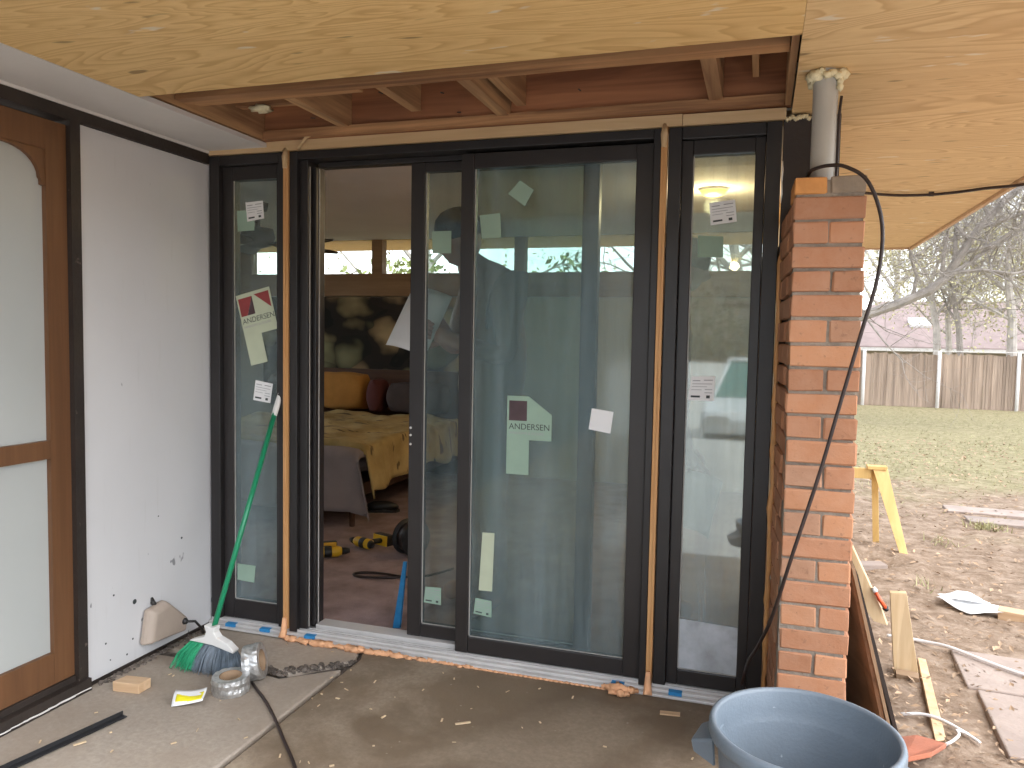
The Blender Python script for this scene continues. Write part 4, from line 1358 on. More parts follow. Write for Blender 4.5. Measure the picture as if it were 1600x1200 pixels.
PV = [([(3.152, 1.115), (3.128, 0.695), (3.56, 0.66), (3.575, 1.08)], 'pinkish stepping slab nearest the stick, upper one'),
      ([(3.158, 0.675), (3.128, 0.135), (3.60, 0.10), (3.60, 0.635)], 'large pinkish stepping slab at the lower right corner'),
      ([(3.60, 1.16), (3.59, 0.80), (4.02, 0.76), (4.03, 1.14)], 'stepping slab at the right edge past the white cord'),
      ([(3.85, 4.80), (3.84, 4.52), (4.75, 4.46), (4.75, 4.76)], 'pale flat stone further out near the lawn'),
      ([(3.92, 4.36), (3.91, 4.12), (4.7, 4.05), (4.7, 4.30)], 'pale flat stone beside the green weed tuft')]
for pts, lab in PV:
    o = MB().prism([(x, y, -0.16 + gz(x, y) + 0.12) for x, y in pts], (0, 0, 0.062)).build('paving_slab', m_paver, None, bevel=0.006)
    tag(o, lab, 'paving slab', 'stepping slabs in the dirt')
cable('white_pipe', [(2.90, 1.20, -0.105), (2.965, 1.185, -0.10), (3.05, 1.165, -0.10), (3.14, 1.09, -0.085), (3.25, 0.98, -0.086), (3.36, 0.88, -0.086), (3.5, 0.79, -0.085), (3.75, 0.60, -0.09)], 0.008, m_wcord, 'thin white plastic tube lying across the stepping slab', 'tube')
cable('white_wire', [(2.83, 0.36, -0.11), (2.90, 0.365, -0.10), (2.96, 0.33, -0.095), (3.02, 0.27, -0.10), (3.06, 0.21, -0.105)], 0.006, m_wcord, 'white wire loop on the dirt at the stick foot', 'wire', 6)
cable('white_wire', [(2.915, 0.14, -0.11), (2.955, 0.165, -0.10), (2.99, 0.20, -0.085), (2.995, 0.25, -0.09), (3.03, 0.245, -0.095)], 0.0055, m_wcord, 'short white wire hooked beside the terracotta piece', 'wire', 6)
tc_ = thing('terracotta_piece', 'broken red terracotta piece on the dirt behind the bin', 'terracotta')
MB().prism([(2.790, 0.16, -0.125), (2.850, 0.185, -0.118), (2.935, 0.125, -0.105), (2.850, -0.07, -0.05), (2.760, -0.12, -0.06)], (0.004, 0.004, 0.018)).build('shard', m_terra, tc_, bevel=0.003)
MB().prism([(2.760, 0.10, -0.13), (2.80, 0.16, -0.13), (2.77, 0.2, -0.13), (2.72, 0.13, -0.13)], (0.0, 0.0, 0.02)).build('shard', m_terra, tc_, bevel=0.003)

# ================================================================== far yard
fn = thing('picket_fence', 'weathered picket fence with pale posts across the back of the yard', 'fence')
rnd = random.Random(31)
posts = [1.15, 3.10, 5.05, 6.93, 8.82, 10.7, 12.6, 14.5]
FY = 21.0
for i, x in enumerate(posts):
    MB().tube([(0, 0, -0.6), (0, 0, 1.56)], 0.045, 12).build('post', m_post, fn, True, loc=(x, FY - 0.09, -0.46))
    if i == len(posts) - 1:
        break
    mb = MB()
    xx = x + 0.05
    while xx < posts[i + 1] - 0.03:
        w_ = rnd.uniform(0.05, 0.075)
        top = 1.46 + rnd.uniform(-0.03, 0.03)
        yo = rnd.uniform(-0.02, 0.012)
        mb.box(xx, xx + w_, FY + yo - 0.01, FY + yo + 0.012, -0.5, top - 0.46)
        xx += w_ + rnd.uniform(0.001, 0.006)
    o = mb.build('picket_panel', m_fencew, fn)
    o['kind'] = 'stuff'
    box('rail', m_fencew, fn, x + 0.05, posts[i + 1] - 0.05, FY + 0.03, FY + 0.07, 0.62, 0.72)
    box('rail', m_fencew, fn, x + 0.05, posts[i + 1] - 0.05, FY + 0.03, FY + 0.07, -0.25, -0.15)
    box('top_rail', m_post, fn, x, posts[i + 1], FY - 0.10, FY - 0.075, 1.083, 1.103)
# neighbouring house
nb = thing('neighbour_house', 'low house with a pinkish shingle roof behind the fence', 'house')
box('wall', m_siding, nb, 5.2, 22.0, 34.6, 42.0, -0.6, 1.1)
MB().prism([(4.6, 33.9, 1.02), (22.6, 33.9, 1.02), (20.0, 38.3, 3.15), (7.6, 38.3, 3.15)], (0, 0.02, 0.12)).build('roof_slope', m_roof, nb)
MB().prism([(4.6, 33.9, 1.02), (7.6, 38.3, 3.15), (4.6, 42.7, 1.02)], (0, 0, 0.12)).build('roof_slope', m_roof, nb)
MB().prism([(22.6, 42.7, 1.02), (4.6, 42.7, 1.02), (7.6, 38.3, 3.15), (20.0, 38.3, 3.15)], (0, 0, 0.12)).build('roof_slope', m_roof, nb)
box('fascia', m_post, nb, 4.6, 22.6, 33.86, 33.9, 0.94, 1.08)
M_ = Matrix.Translation((9.0, 36.0, 2.16)) @ Matrix.Rotation(R(26), 4, 'X')
MB().box(-0.42, 0.42, -0.38, 0.38, -0.03, 0.12, M_).build('skylight', m_paper, nb)


def tree_mesh(base, trunk, rad, levels, seed, spread=0.75, mb=None, n0=8, kids=(6, 6, 6, 5), up=0.10, buds=None, limbs=None):
    """branching skeleton: trunk polyline given as points; returns MB with wood, and list of tip points"""
    rr = random.Random(seed)
    mb = mb or MB()
    tips = []
    def grow(p, d, L, r, lev):
        k = 5 if lev < 2 else 4
        pts, rad_ = [p], [r]
        q, dd = p.copy(), d.copy()
        for i in range(k):
            dd = (dd + Vector((rr.gauss(0, 0.16), rr.gauss(0, 0.16), rr.gauss(0, 0.13) + up * 0.6))).normalized()
            q = q + dd * (L / k)
            pts.append(q.copy())
            rad_.append(r * (1 - 0.72 * (i + 1) / k))
        mb.tube(pts, rad_, 6 if lev == 0 else (5 if lev == 1 else 3), cap=False)
        tips.append(q.copy())
        if lev + 1 < levels:
            for c in range(kids[min(lev, len(kids) - 1)]):
                t = rr.uniform(0.22, 1.0)
                i = min(int(t * k), k - 1)
                pp = pts[i].lerp(pts[i + 1], t * k - i)
                ax = Vector((rr.gauss(0, 1), rr.gauss(0, 1), rr.gauss(0, 0.8) + up)).normalized()
                nd = (d * (1 - spread) + ax * spread * 1.15).normalized()
                grow(pp, nd, L * rr.uniform(0.42, 0.70), max(r * (1 - 0.7 * t) * 0.55, 0.0035), lev + 1)
    tp = [Vector(p) for p in trunk]
    m = len(tp)
    tr = [rad * (1 - 0.45 * i / (m - 1)) for i in range(m)]
    tr[0] = rad * 1.25
    mb.tube(tp, tr, n0)
    H = (tp[-1] - tp[0]).length
    for (t, d, L, r) in (limbs or []):
        i = min(int(t * (m - 1)), m - 2)
        grow(tp[i].lerp(tp[i + 1], t * (m - 1) - i), Vector(d).normalized(), L, r, 0)
    return mb, tips


def leaf_cloud(pts, per, spread, size, seed, flat=1.0):
    rr = random.Random(seed)
    mb = MB()
    for p in pts:
        for k in range(per):
            c = p + Vector((rr.gauss(0, spread), rr.gauss(0, spread), rr.gauss(0, spread * flat)))
            a = Vector((rr.gauss(0, 1), rr.gauss(0, 1), rr.gauss(0, 1))).normalized()
            b = a.cross(Vector((rr.gauss(0, 1), rr.gauss(0, 1), rr.gauss(0, 1)))).normalized()
            s = size * rr.uniform(0.6, 1.4)
            mb._add([c - a * s, c + b * s * 0.5, c + a * s, c - b * s * 0.5], [(0, 1, 2, 3)])
    return mb


def tree(label, trunk, rad, limbs, levels=4, seed=1, m=None, bud=None, kids=(6, 6, 6, 5), up=0.1, spread=0.75, bsize=0.05):
    o = thing('bare_tree', label, 'tree', 'bare trees round the yard')
    mb, tips = tree_mesh(None, trunk, rad, levels, seed, limbs=limbs, kids=kids, up=up, spread=spread)
    mb.build('trunk', m or m_bark, o)
    if bud:
        c = leaf_cloud(tips[::bud], 3, 0.14, bsize, seed).build('crown', m_bud, o)
        c['kind'] = 'stuff'
    return o

gg = -0.42
# big tree hidden by the pier, its low limb reaching right across the view
tree('big bare tree with a thick low limb reaching right past the pier', [(2.9, 14.6, gg), (3.1, 14.7, 0.6), (3.35, 14.8, 1.4), (3.9, 14.9, 1.72), (4.3, 15, 1.85), (4.95, 15.0, 2.10), (5.5, 15.05, 2.36), (5.8, 15.1, 2.62), (6.05, 15.1, 3.05), (6.35, 15.1, 3.6), (6.8, 15.2, 4.15), (7.4, 15.4, 4.7)], 0.125,
     [(0.50, (0.3, 0, 1), 2.2, 0.045), (0.58, (1, 0.1, 0.45), 2.6, 0.06), (0.62, (-0.3, 0.2, 1), 2.4, 0.05), (0.66, (1, -0.1, 0.15), 3.0, 0.05), (0.7, (-0.5, 0.1, 1), 2.4, 0.05), (0.74, (0.9, 0.2, 0.5), 2.8, 0.05),
      (0.78, (-0.7, 0.0, 0.8), 2.4, 0.05), (0.82, (1, 0, 0.2), 2.6, 0.045), (0.86, (-0.2, 0, 1), 2.2, 0.04), (0.90, (0.8, 0.1, 0.6), 2.2, 0.04), (0.95, (-0.5, 0.2, 0.8), 2.0, 0.035), (1.0, (0.7, 0, 0.8), 2.0, 0.03), (0.25, (0.3, 0.4, 1), 4.5, 0.1), (0.2, (-0.6, 0.2, 1), 4.5, 0.1)], 4, 5, m_bark, None, (9, 9, 7, 4))
tree('slim dark trunked tree in front of the pinkish roof', [(8.15, 24, gg), (8.1, 24, 0.9), (8.02, 24, 1.8), (7.85, 24, 2.6), (7.8, 24, 3.4)], 0.11,
     [(0.55, (-0.6, 0.1, 0.7), 2.0, 0.05), (0.7, (0.7, 0, 0.7), 2.2, 0.05), (0.8, (-0.3, 0.2, 1), 2.4, 0.05), (0.9, (0.9, 0.1, 0.4), 2.4, 0.05), (1.0, (-0.2, 0, 1), 2.6, 0.05), (1.0, (0.5, 0, 1), 2.6, 0.05)], 4, 8, m_bark, None)
tree('slim grey tree by the middle fence post', [(7.55, 24.2, gg), (7.5, 24.2, 0.9), (7.45, 24.2, 1.8), (7.3, 24.2, 2.5), (7.2, 24.2, 3.2)], 0.13,
     [(0.6, (0.7, 0.1, 0.7), 1.8, 0.05), (0.75, (-0.8, 0, 0.6), 2.2, 0.05), (0.85, (0.4, 0.2, 1), 2.4, 0.05), (1.0, (-0.5, 0.1, 0.8), 2.6, 0.05), (1.0, (0.3, 0, 1), 2.6, 0.05)], 4, 9, m_bark2, 2)
tree('pale barked tree by the right fence post with yellowish buds', [(9.35, 23.5, gg), (9.33, 23.5, 1.0), (9.3, 23.5, 2.0), (9.15, 23.5, 3.0), (9.1, 23.5, 4.0)], 0.16,
     [(0.5, (-0.8, 0, 0.6), 2.2, 0.06), (0.6, (0.8, 0.1, 0.5), 2.4, 0.06), (0.7, (-0.7, 0.2, 0.8), 2.6, 0.06), (0.8, (0.6, 0, 0.8), 2.6, 0.06), (0.9, (-0.9, 0, 0.4), 2.8, 0.05), (1.0, (-0.3, 0, 1), 3.0, 0.06), (1.0, (0.6, 0, 0.9), 3.0, 0.06)], 4, 12, m_bark2, 1)
tree('hazy bare tree behind the neighbour roof at left', [(9.5, 46, gg), (9.6, 46, 2.5), (9.5, 46, 5)], 0.3,
     [(0.5, (-0.8, 0, 0.7), 5, 0.12), (0.6, (0.8, 0, 0.6), 5, 0.12), (0.8, (-0.5, 0.3, 1), 5.5, 0.12), (0.9, (0.6, 0, 0.8), 5.5, 0.12), (1, (-0.2, 0, 1), 6, 0.12), (1, (0.4, 0, 1), 6, 0.1)], 4, 15, m_bark2, 2, bsize=0.10)
tree('hazy bare tree behind the neighbour roof at right', [(15.5, 46, gg), (15.4, 46, 2.5), (15.6, 46, 5)], 0.3,
     [(0.5, (-0.8, 0, 0.7), 5, 0.12), (0.6, (0.8, 0, 0.6), 5, 0.12), (0.8, (-0.5, 0.3, 1), 5.5, 0.12), (0.9, (0.6, 0, 0.8), 5.5, 0.12), (1, (-0.2, 0, 1), 6, 0.12), (1, (0.4, 0, 1), 6, 0.1)], 4, 17, m_bark2, 2, bsize=0.10)
for k, (x, y, sd2, lab) in enumerate(((8.6, 28.5, 41, 'twiggy pale tree between the fence and the roof, left one'), (11.2, 29.0, 43, 'twiggy pale tree between the fence and the roof, middle one'), (13.6, 28.0, 47, 'twiggy pale tree between the fence and the roof, right one'))):
    tree(lab, [(x, y, gg), (x + 0.1, y, 1.2), (x, y, 2.4), (x + 0.15, y, 3.4)], 0.12,
         [(0.45, (-0.9, 0, 0.5), 3.2, 0.05), (0.55, (0.9, 0.1, 0.5), 3.2, 0.05), (0.65, (-0.7, 0.2, 0.8), 3.4, 0.05), (0.75, (0.8, 0, 0.6), 3.4, 0.05), (0.85, (-0.8, 0, 0.7), 3.6, 0.05), (0.95, (0.6, 0, 0.9), 3.8, 0.05), (1.0, (-0.3, 0, 1), 4.0, 0.05), (1.0, (0.3, 0.2, 1), 4.0, 0.05)], 4, sd2, m_bark2, 3, (8, 7, 6, 4), bsize=0.06)
# behind the bedroom, seen through the clerestory
tree('bare tree seen through the clerestory at right', [(1.9, 12, gg), (1.8, 12, 1.0), (1.9, 12, 2.2), (1.7, 12, 3.2)], 0.14,
     [(0.5, (-0.9, 0, 0.3), 3, 0.06), (0.6, (0.9, 0.1, 0.3), 3, 0.06), (0.75, (-0.7, 0.2, 0.4), 3, 0.06), (0.85, (0.8, 0, 0.5), 3, 0.05), (1.0, (-0.3, 0, 1), 3, 0.06)], 3, 19, m_bark, None)
tree('bare tree seen through the clerestory at left', [(-4.4, 12.5, gg), (-4.5, 12.5, 1.0), (-4.4, 12.5, 2.2), (-4.6, 12.5, 3.2)], 0.14,
     [(0.5, (-0.9, 0, 0.3), 3, 0.06), (0.6, (0.9, 0.1, 0.3), 3, 0.06), (0.75, (-0.7, 0.2, 0.4), 3, 0.06), (0.85, (0.8, 0, 0.5), 3, 0.05), (1.0, (0.3, 0, 1), 3, 0.06)], 3, 23, m_bark2, 1)
def shrub(label, c, rad, n, seed, m, size):
    rr = random.Random(seed)
    o = thing('shrub', label, 'shrub', 'shrubs behind the bedroom')
    pts = []
    for i in range(n):
        a = Vector((rr.gauss(0, 1), rr.gauss(0, 1), rr.gauss(0, 1))).normalized() * (rr.random() ** 0.4)
        pts.append(Vector((c[0] + a.x * rad[0], c[1] + a.y * rad[1], c[2] + a.z * rad[2])))
    cr = leaf_cloud(pts, 5, 0.10, size, seed).build('foliage', m, o)
    cr['kind'] = 'stuff'
    mb = MB()
    for p in pts[::max(1, n // 14)]:
        mb.tube([(c[0], c[1], gg), ((c[0] + p.x) / 2, (c[1] + p.y) / 2, p.z * 0.5), p], [0.03, 0.02, 0.008], 5)
    mb.build('stems', m_bark, o)
shrub('pale green shrub behind the left clerestory pane', (-3.9, 9.6, 1.4), (1.6, 0.7, 1.3), 420, 3, m_leafl, 0.07)
shrub('pale green shrub behind the middle clerestory pane', (-0.55, 9.6, 1.3), (1.35, 0.7, 1.25), 420, 4, m_leafl, 0.07)

# far trees behind the photographer (seen only as reflections)
rr = random.Random(77)
pts = [Vector((rr.uniform(-45, 45), rr.uniform(-66, -58), rr.uniform(-0.4, 5.6) * (0.75 + 0.25 * math.sin(i * 0.7)))) for i in range(9000)]
o = leaf_cloud(pts, 2, 0.4, 0.24, 5).build('woodland', m_leaf)
tag(o, 'far belt of trees beyond the driveway', 'woodland', kind='stuff')

mb = MB()
vs, fs = [], []
hx = [-140 + 7 * i for i in range(41)]
hr = [(-66, -0.6), (-72, 5.0), (-80, 11.0), (-92, 17.5), (-110, 22.0), (-140, 23.0)]
rr = random.Random(6)
for y, z in hr:
    for x in hx:
        vs.append((x, y + rr.uniform(-1.5, 1.5), z * (1 + 0.12 * math.sin(x * 0.05) + rr.uniform(-0.04, 0.04))))
n = len(hx)
for j in range(len(hr) - 1):
    for i in range(n - 1):
        fs.append((j * n + i, j * n + i + 1, (j + 1) * n + i + 1, (j + 1) * n + i))
mb._add(vs, fs)
tag(mb.build('hill', m_added_hill, None, True), kind='structure')  # hill added to keep bright sky out of the door glass reflections
fb = thing('gap_backdrop', 'added grey backdrop building behind the far belt of trees', 'building')  # added so gaps between the leaves show grey instead of bright sky
box('wall', m_siding, fb, -60, 60, -69, -67.2, -0.6, 4.2)
box('roof', m_roof, fb, -61, 61, -69.5, -66.8, 4.2, 4.6)

# car on the driveway behind the photographer
car = thing('parked_car', 'white car with a teal windscreen reflected in the right sidelight', 'car', None, (2.35, -8.6, -0.47))
def carp(pts2, w0, w1, name, m):
    """side profile (y forward to the house, z) swept across x with rounding"""
    n = len(pts2)
    secs = [(-w0, 0.0, 0.94), (-w0 * 0.94, 0, 1.0), (w0 * 0.94, 0, 1.0), (w0, 0.0, 0.94)]
    mb = MB()
    vs, fs = [], []
    cy = sum(p[0] for p in pts2) / n
    czz = sum(p[1] for p in pts2) / n
    for (x, _, s) in secs:
        for y, z in pts2:
            vs.append((x, cy + (y - cy) * s, czz + (z - czz) * s))
    for i in range(3):
        for k in range(n):
            fs.append((i * n + k, i * n + (k + 1) % n, (i + 1) * n + (k + 1) % n, (i + 1) * n + k))
    fs += [tuple(range(n)), tuple(range(3 * n, 4 * n))]
    mb._add(vs, fs)
    return mb.build(name, m, car, bevel=0.03)
carp([(0.0, 0.28), (0.0, 0.62), (-0.15, 0.72), (-1.25, 0.88), (-3.9, 0.92), (-4.4, 0.85), (-4.5, 0.5), (-4.45, 0.28)], 0.88, 0.88, 'body', m_carw)
def cabin():
    b = [(-0.76, -1.15, 0.87), (0.76, -1.15, 0.87), (0.78, -3.95, 0.90), (-0.78, -3.95, 0.90)]
    t = [(-0.56, -1.95, 1.40), (0.56, -1.95, 1.40), (0.58, -3.25, 1.41), (-0.58, -3.25, 1.41)]
    mb = MB()
    mb._add(b + t, [(0, 1, 5, 4), (1, 2, 6, 5), (2, 3, 7, 6), (3, 0, 4, 7), (4, 5, 6, 7), (3, 2, 1, 0)])
    mb.build('windscreen', m_carglass, car)
    mb = MB()
    mb.box(-0.60, 0.60, -3.3, -1.93, 1.402, 1.45)
    for i, j in ((0, 4), (1, 5), (2, 6), (3, 7)):
        mb.tube([b[i], t[j - 4]], 0.035, 6)
    mb.build('roof', m_carw, car, bevel=0.02)
cabin()
for sx in (-1, 1):
    for yy in (-0.85, -3.6):
        M_ = Matrix.Translation((sx * 0.78, yy, 0.31)) @ Matrix.Rotation(R(90), 4, 'Y')
        wl = MB().lathe([(0, -0.1), (0.2, -0.1), (0.31, -0.09), (0.31, 0.09), (0.2, 0.1), (0, 0.1)], 24, M_).build('wheel', m_black, car)
        MB().lathe([(0, -0.104), (0.17, -0.104), (0.17, 0.104), (0, 0.104)], 16, M_).build('rim', m_alum, wl)
    box('headlight', m_alum, car, sx * 0.62 - 0.16, sx * 0.62 + 0.16, 0.0, 0.03, 0.55, 0.67)
box('bumper', m_black, car, -0.8, 0.8, 0.0, 0.05, 0.28, 0.42)

# grass and litter
rr = random.Random(91)
mb = MB()
for i in range(34000):
    y = 4.2 + 17 * rr.random() ** 1.5
    x = rr.uniform(2.6, 4.0 + 0.52 * y)
    den = 0.5 + 0.5 * math.sin(x * 1.3 + 1.2 * math.sin(y * 0.9)) * math.sin(y * 1.1 + x * 0.4)
    if rr.random() > (0.15 + 0.85 * den) * min(1, max(0.05, (y - 4.6) / 4.0)):
        continue
    h = rr.uniform(0.012, 0.04)
    w_ = rr.uniform(0.003, 0.007)
    a = rr.uniform(0, 3.14)
    lx, ly = rr.gauss(0, 0.03), rr.gauss(0, 0.03)
    z = gz(x, y)
    mb._add([(x - math.cos(a) * w_, y - math.sin(a) * w_, z), (x + math.cos(a) * w_, y + math.sin(a) * w_, z), (x + lx, y + ly, z + h)], [(0, 1, 2)])
for cx, cy, n in ((4.0, 3.95, 120), (3.55, 3.3, 25), (4.3, 3.4, 40), (3.35, 0.02, 90), (3.2, 2.2, 12)):
    for i in range(n):
        x, y = rr.gauss(cx, 0.06), rr.gauss(cy, 0.05)
        h = rr.uniform(0.02, 0.06)
        a = rr.uniform(0, 3.14)
        mb._add([(x - math.cos(a) * 0.006, y - math.sin(a) * 0.006, -0.13), (x + math.cos(a) * 0.006, y + math.sin(a) * 0.006, -0.13), (x + rr.gauss(0, 0.03), y + rr.gauss(0, 0.03), -0.12 + h)], [(0, 1, 2)])
me = bpy.data.meshes.new('grass')
me.from_pydata(mb.v, [], mb.f)
me.materials.append(m_blade)
o = link('grass', me)
tag(o, 'thin patchy lawn grass in front of the fence', 'grass', kind='stuff')
mb = MB()
for i in range(5000):
    y = -0.3 + 12 * rr.random() ** 1.4
    x = rr.uniform(2.75, 3.6 + 0.55 * (y + 1.2))
    s = rr.uniform(0.006, 0.022) * (1 + 0.06 * y)
    a = rr.uniform(0, 6.28)
    t = rr.uniform(-0.5, 0.5)
    z = gz(x, y) + 0.012 + rr.uniform(0, 0.012)
    ca, sa = math.cos(a), math.sin(a)
    mb._add([(x - ca * s, y - sa * s, z - t * s), (x + sa * s * 0.45, y - ca * s * 0.45, z + 0.3 * s), (x + ca * s, y + sa * s, z + t * s), (x - sa * s * 0.45, y + ca * s * 0.45, z)], [(0, 1, 2, 3)])
me = bpy.data.meshes.new('leaf_litter')
me.from_pydata(mb.v, [], mb.f)
me.materials.append(m_litter)
o = link('leaf_litter', me)
tag(o, 'dead leaves and chips scattered over the bare dirt', 'leaf litter', kind='stuff')

# ================================================================== bedroom contents
def soft_box(name, m, parent, x0, x1, y0, y1, z0, z1, puff=0.04, seed=0, n=10):
    """pillow / mattress: subdivided box with rounded edges and slight unevenness"""
    bm = bmesh.new()
    bmesh.ops.create_cube(bm, size=2.0)
    bmesh.ops.subdivide_edges(bm, edges=bm.edges[:], cuts=n, use_grid_fill=True)
    ph = random.Random(seed)
    a, b, c = ph.uniform(0, 6), ph.uniform(0, 6), ph.uniform(0, 6)
    hx, hy, hz = (x1 - x0) / 2, (y1 - y0) / 2, (z1 - z0) / 2
    for v in bm.verts:
        p = v.co
        k = 1.0 - 0.10 * (p.x * p.x * p.y * p.y + p.y * p.y * p.z * p.z + p.x * p.x * p.z * p.z)
        wv = puff * (math.sin(p.x * 3 + a) * math.sin(p.y * 4 + b) * 0.5 + 0.4 * math.sin(p.z * 5 + p.x * 6 + c))
        v.co = Vector((p.x * hx * k, p.y * hy * k, p.z * hz * (k + wv)))
    me = bpy.data.meshes.new(name)
    bm.to_mesh(me)
    bm.free()
    me.materials.append(m)
    me.polygons.foreach_set('use_smooth', [True] * len(me.polygons))
    return link(name, me, parent, loc=((x0 + x1) / 2, (y0 + y1) / 2, (z0 + z1) / 2))

bd = thing('bed', 'double bed with a mauve grey sheet hanging over its foot', 'bed')
BX0, BX1, BY0, BY1 = -1.95, -0.22, 1.66, 3.82
soft_box('mattress', m_sheet, bd, BX0, BX1, BY0, BY1, 0.28, 0.52, 0.02, 1)
box('bed_rail', m_bedwood, bd, BX0 + 0.03, BX1 - 0.03, BY0 + 0.05, BY1, 0.20, 0.285)
box('headboard', m_bedwood, bd, BX0, BX1, 3.86, 3.93, 0.0, 0.95)
for x in (BX0 + 0.08, BX1 - 0.08):
    for y in (BY0 + 0.1, BY1 - 0.05):
        MB().tube([(x, y, 0.0), (x, y, 0.21)], [0.018, 0.026], 10).build('leg', m_bedwood, bd, True)
def drape(name, m, x0, x1, y0, y1, z, fall_r, fall_f, amp, seed, parent=None, fall_l=0.0):
    """cloth over the mattress top with hanging edges at the right and foot"""
    mb = MB()
    nx, ny = 56, 60
    rr = random.Random(seed)
    ph = [rr.uniform(0, 6.28) for _ in range(10)]
    W, L = x1 - x0, y1 - y0
    vs = []
    for j in range(ny + 1):
        for i in range(nx + 1):
            s = -fall_l + (W + fall_r + fall_l) * i / nx
            t = -fall_f + (L + fall_f) * j / ny
            px, py, pz = x0 + min(max(s, 0), W), y0 + max(t, 0), z
            wob = amp * (math.sin(px * 9 + ph[0] + 2 * math.sin(py * 4)) * math.sin(py * 8 + ph[1]) + 0.6 * math.sin(px * 21 + ph[2]) * math.sin(py * 17 + ph[3]))
            pz += wob
            dr = max(0, s - W)
            df = max(0, -t)
            if dr > 0:
                px += 0.03 * math.sin(py * 11 + ph[4]) * dr / 0.3 + 0.02 + dr * 0.16
                pz -= dr
            if df > 0:
                py -= 0.03 * math.sin(px * 13 + ph[5]) * df / 0.3 + 0.02 + df * 0.14
                pz -= df
                if dr > 0:
                    px += df * 0.25
            if s < 0:
                px -= 0.02
                pz += s
            vs.append((px, py, max(pz, 0.03)))
    mb._add(vs, [(j * (nx + 1) + i, j * (nx + 1) + i + 1, (j + 1) * (nx + 1) + i + 1, (j + 1) * (nx + 1) + i) for j in range(ny) for i in range(nx)])
    o = mb.build(name, m, parent, True)
    sm = o.modifiers.new('thick', 'SOLIDIFY')
    sm.thickness = 0.012
    return o
drape('hanging_sheet', m_sheet, BX0, BX1, BY0, BY1 - 0.5, 0.535, 0.05, 0.40, 0.006, 3, bd)
bk = drape('blanket', m_blanket, BX0 + 0.02, BX1 + 0.01, BY0 + 0.10, BY1 - 0.35, 0.575, 0.30, 0.06, 0.018, 6)
tag(bk, 'rumpled mustard blanket with dark flecks spread over the bed', 'blanket')
for nm, m, a, lab in (('pillow', m_pilO, (-1.74, -1.16, 3.50, 3.72, 0.58, 0.93), 'ochre pillow standing in the middle of the bed head'),
                      ('pillow', m_pilD, (-2.25, -1.72, 3.52, 3.74, 0.58, 0.90), 'charcoal pillow at the left of the bed head'),
                      ('pillow', m_pilR, (-1.13, -0.98, 3.46, 3.70, 0.58, 0.88), 'narrow maroon pillow right of the ochre pillow'),
                      ('pillow', m_pilD, (-0.95, -0.35, 3.46, 3.70, 0.58, 0.86), 'charcoal pillow at the right of the bed head')):
    tag(soft_box(nm, m, None, *a, 0.05, len(lab)), lab, 'pillow', 'pillows at the bed head')
o = MB().tube([(-0.42, 2.95, 0.62), (-0.32, 2.9, 0.625)], 0.012, 8).build('red_marker', m_orange, None, True)
tag(o, 'small red stick lying on the blanket', 'stick')
# wall hanging
o = box('wall_hanging', m_mural, None, -2.55, 0.15, 3.945, 3.968, 0.62, 1.645)
tag(o, 'dark wall hanging printed with large succulent leaves', 'wall hanging')
# ceiling fan
cf = thing('ceiling_fan', 'dark brown ceiling fan hanging behind the left door jamb', 'ceiling fan', None, (-0.96, 1.65, -0.05))
MB().lathe([(0, 2.2), (0.07, 2.2), (0.06, 2.15), (0.016, 2.14), (0.016, 2.04), (0.10, 2.03), (0.115, 1.97), (0.09, 1.92), (0.03, 1.90), (0, 1.90)], 24).build('motor', m_fan, cf, True)
for k in range(5):
    M_ = Matrix.Rotation(R(72 * k - 8), 4, 'Z') @ Matrix.Rotation(R(17), 4, 'X')
    mb = MB()
    out = [(0.12, -0.03), (0.20, -0.055), (0.50, -0.065), (0.60, -0.045), (0.63, 0), (0.60, 0.045), (0.50, 0.065), (0.20, 0.055), (0.12, 0.03)]
    mb.prism([M_ @ Vector((x, y, 0)) for x, y in out], (0, 0, 0.008))
    mb.build('blade', m_fan, cf, loc=(0, 0, 1.925))
# lit ceiling lamp
lp = thing('ceiling_lamp', 'lit round yellow ceiling lamp seen through the right sidelight', 'lamp', None, (1.969, 2.04, 2.2))
MB().lathe([(0, 0), (0.085, 0), (0.085, -0.012), (0.078, -0.014)], 28).build('base_ring', m_wplast, lp, True)
MB().lathe([(0.078, -0.012), (0.070, -0.030), (0.045, -0.042), (0, -0.046)], 28).build('diffuser', m_lamp, lp, True)
ll = bpy.data.lights.new('lamp_light', 'POINT')
ll.energy = 4.0
ll.color = (1.0, 0.74, 0.42)
ll.shadow_soft_size = 0.05
lo = bpy.data.objects.new('lamp_light', ll)
COL.objects.link(lo)
lo.parent = lp
lo.location = (0, 0, -0.10)
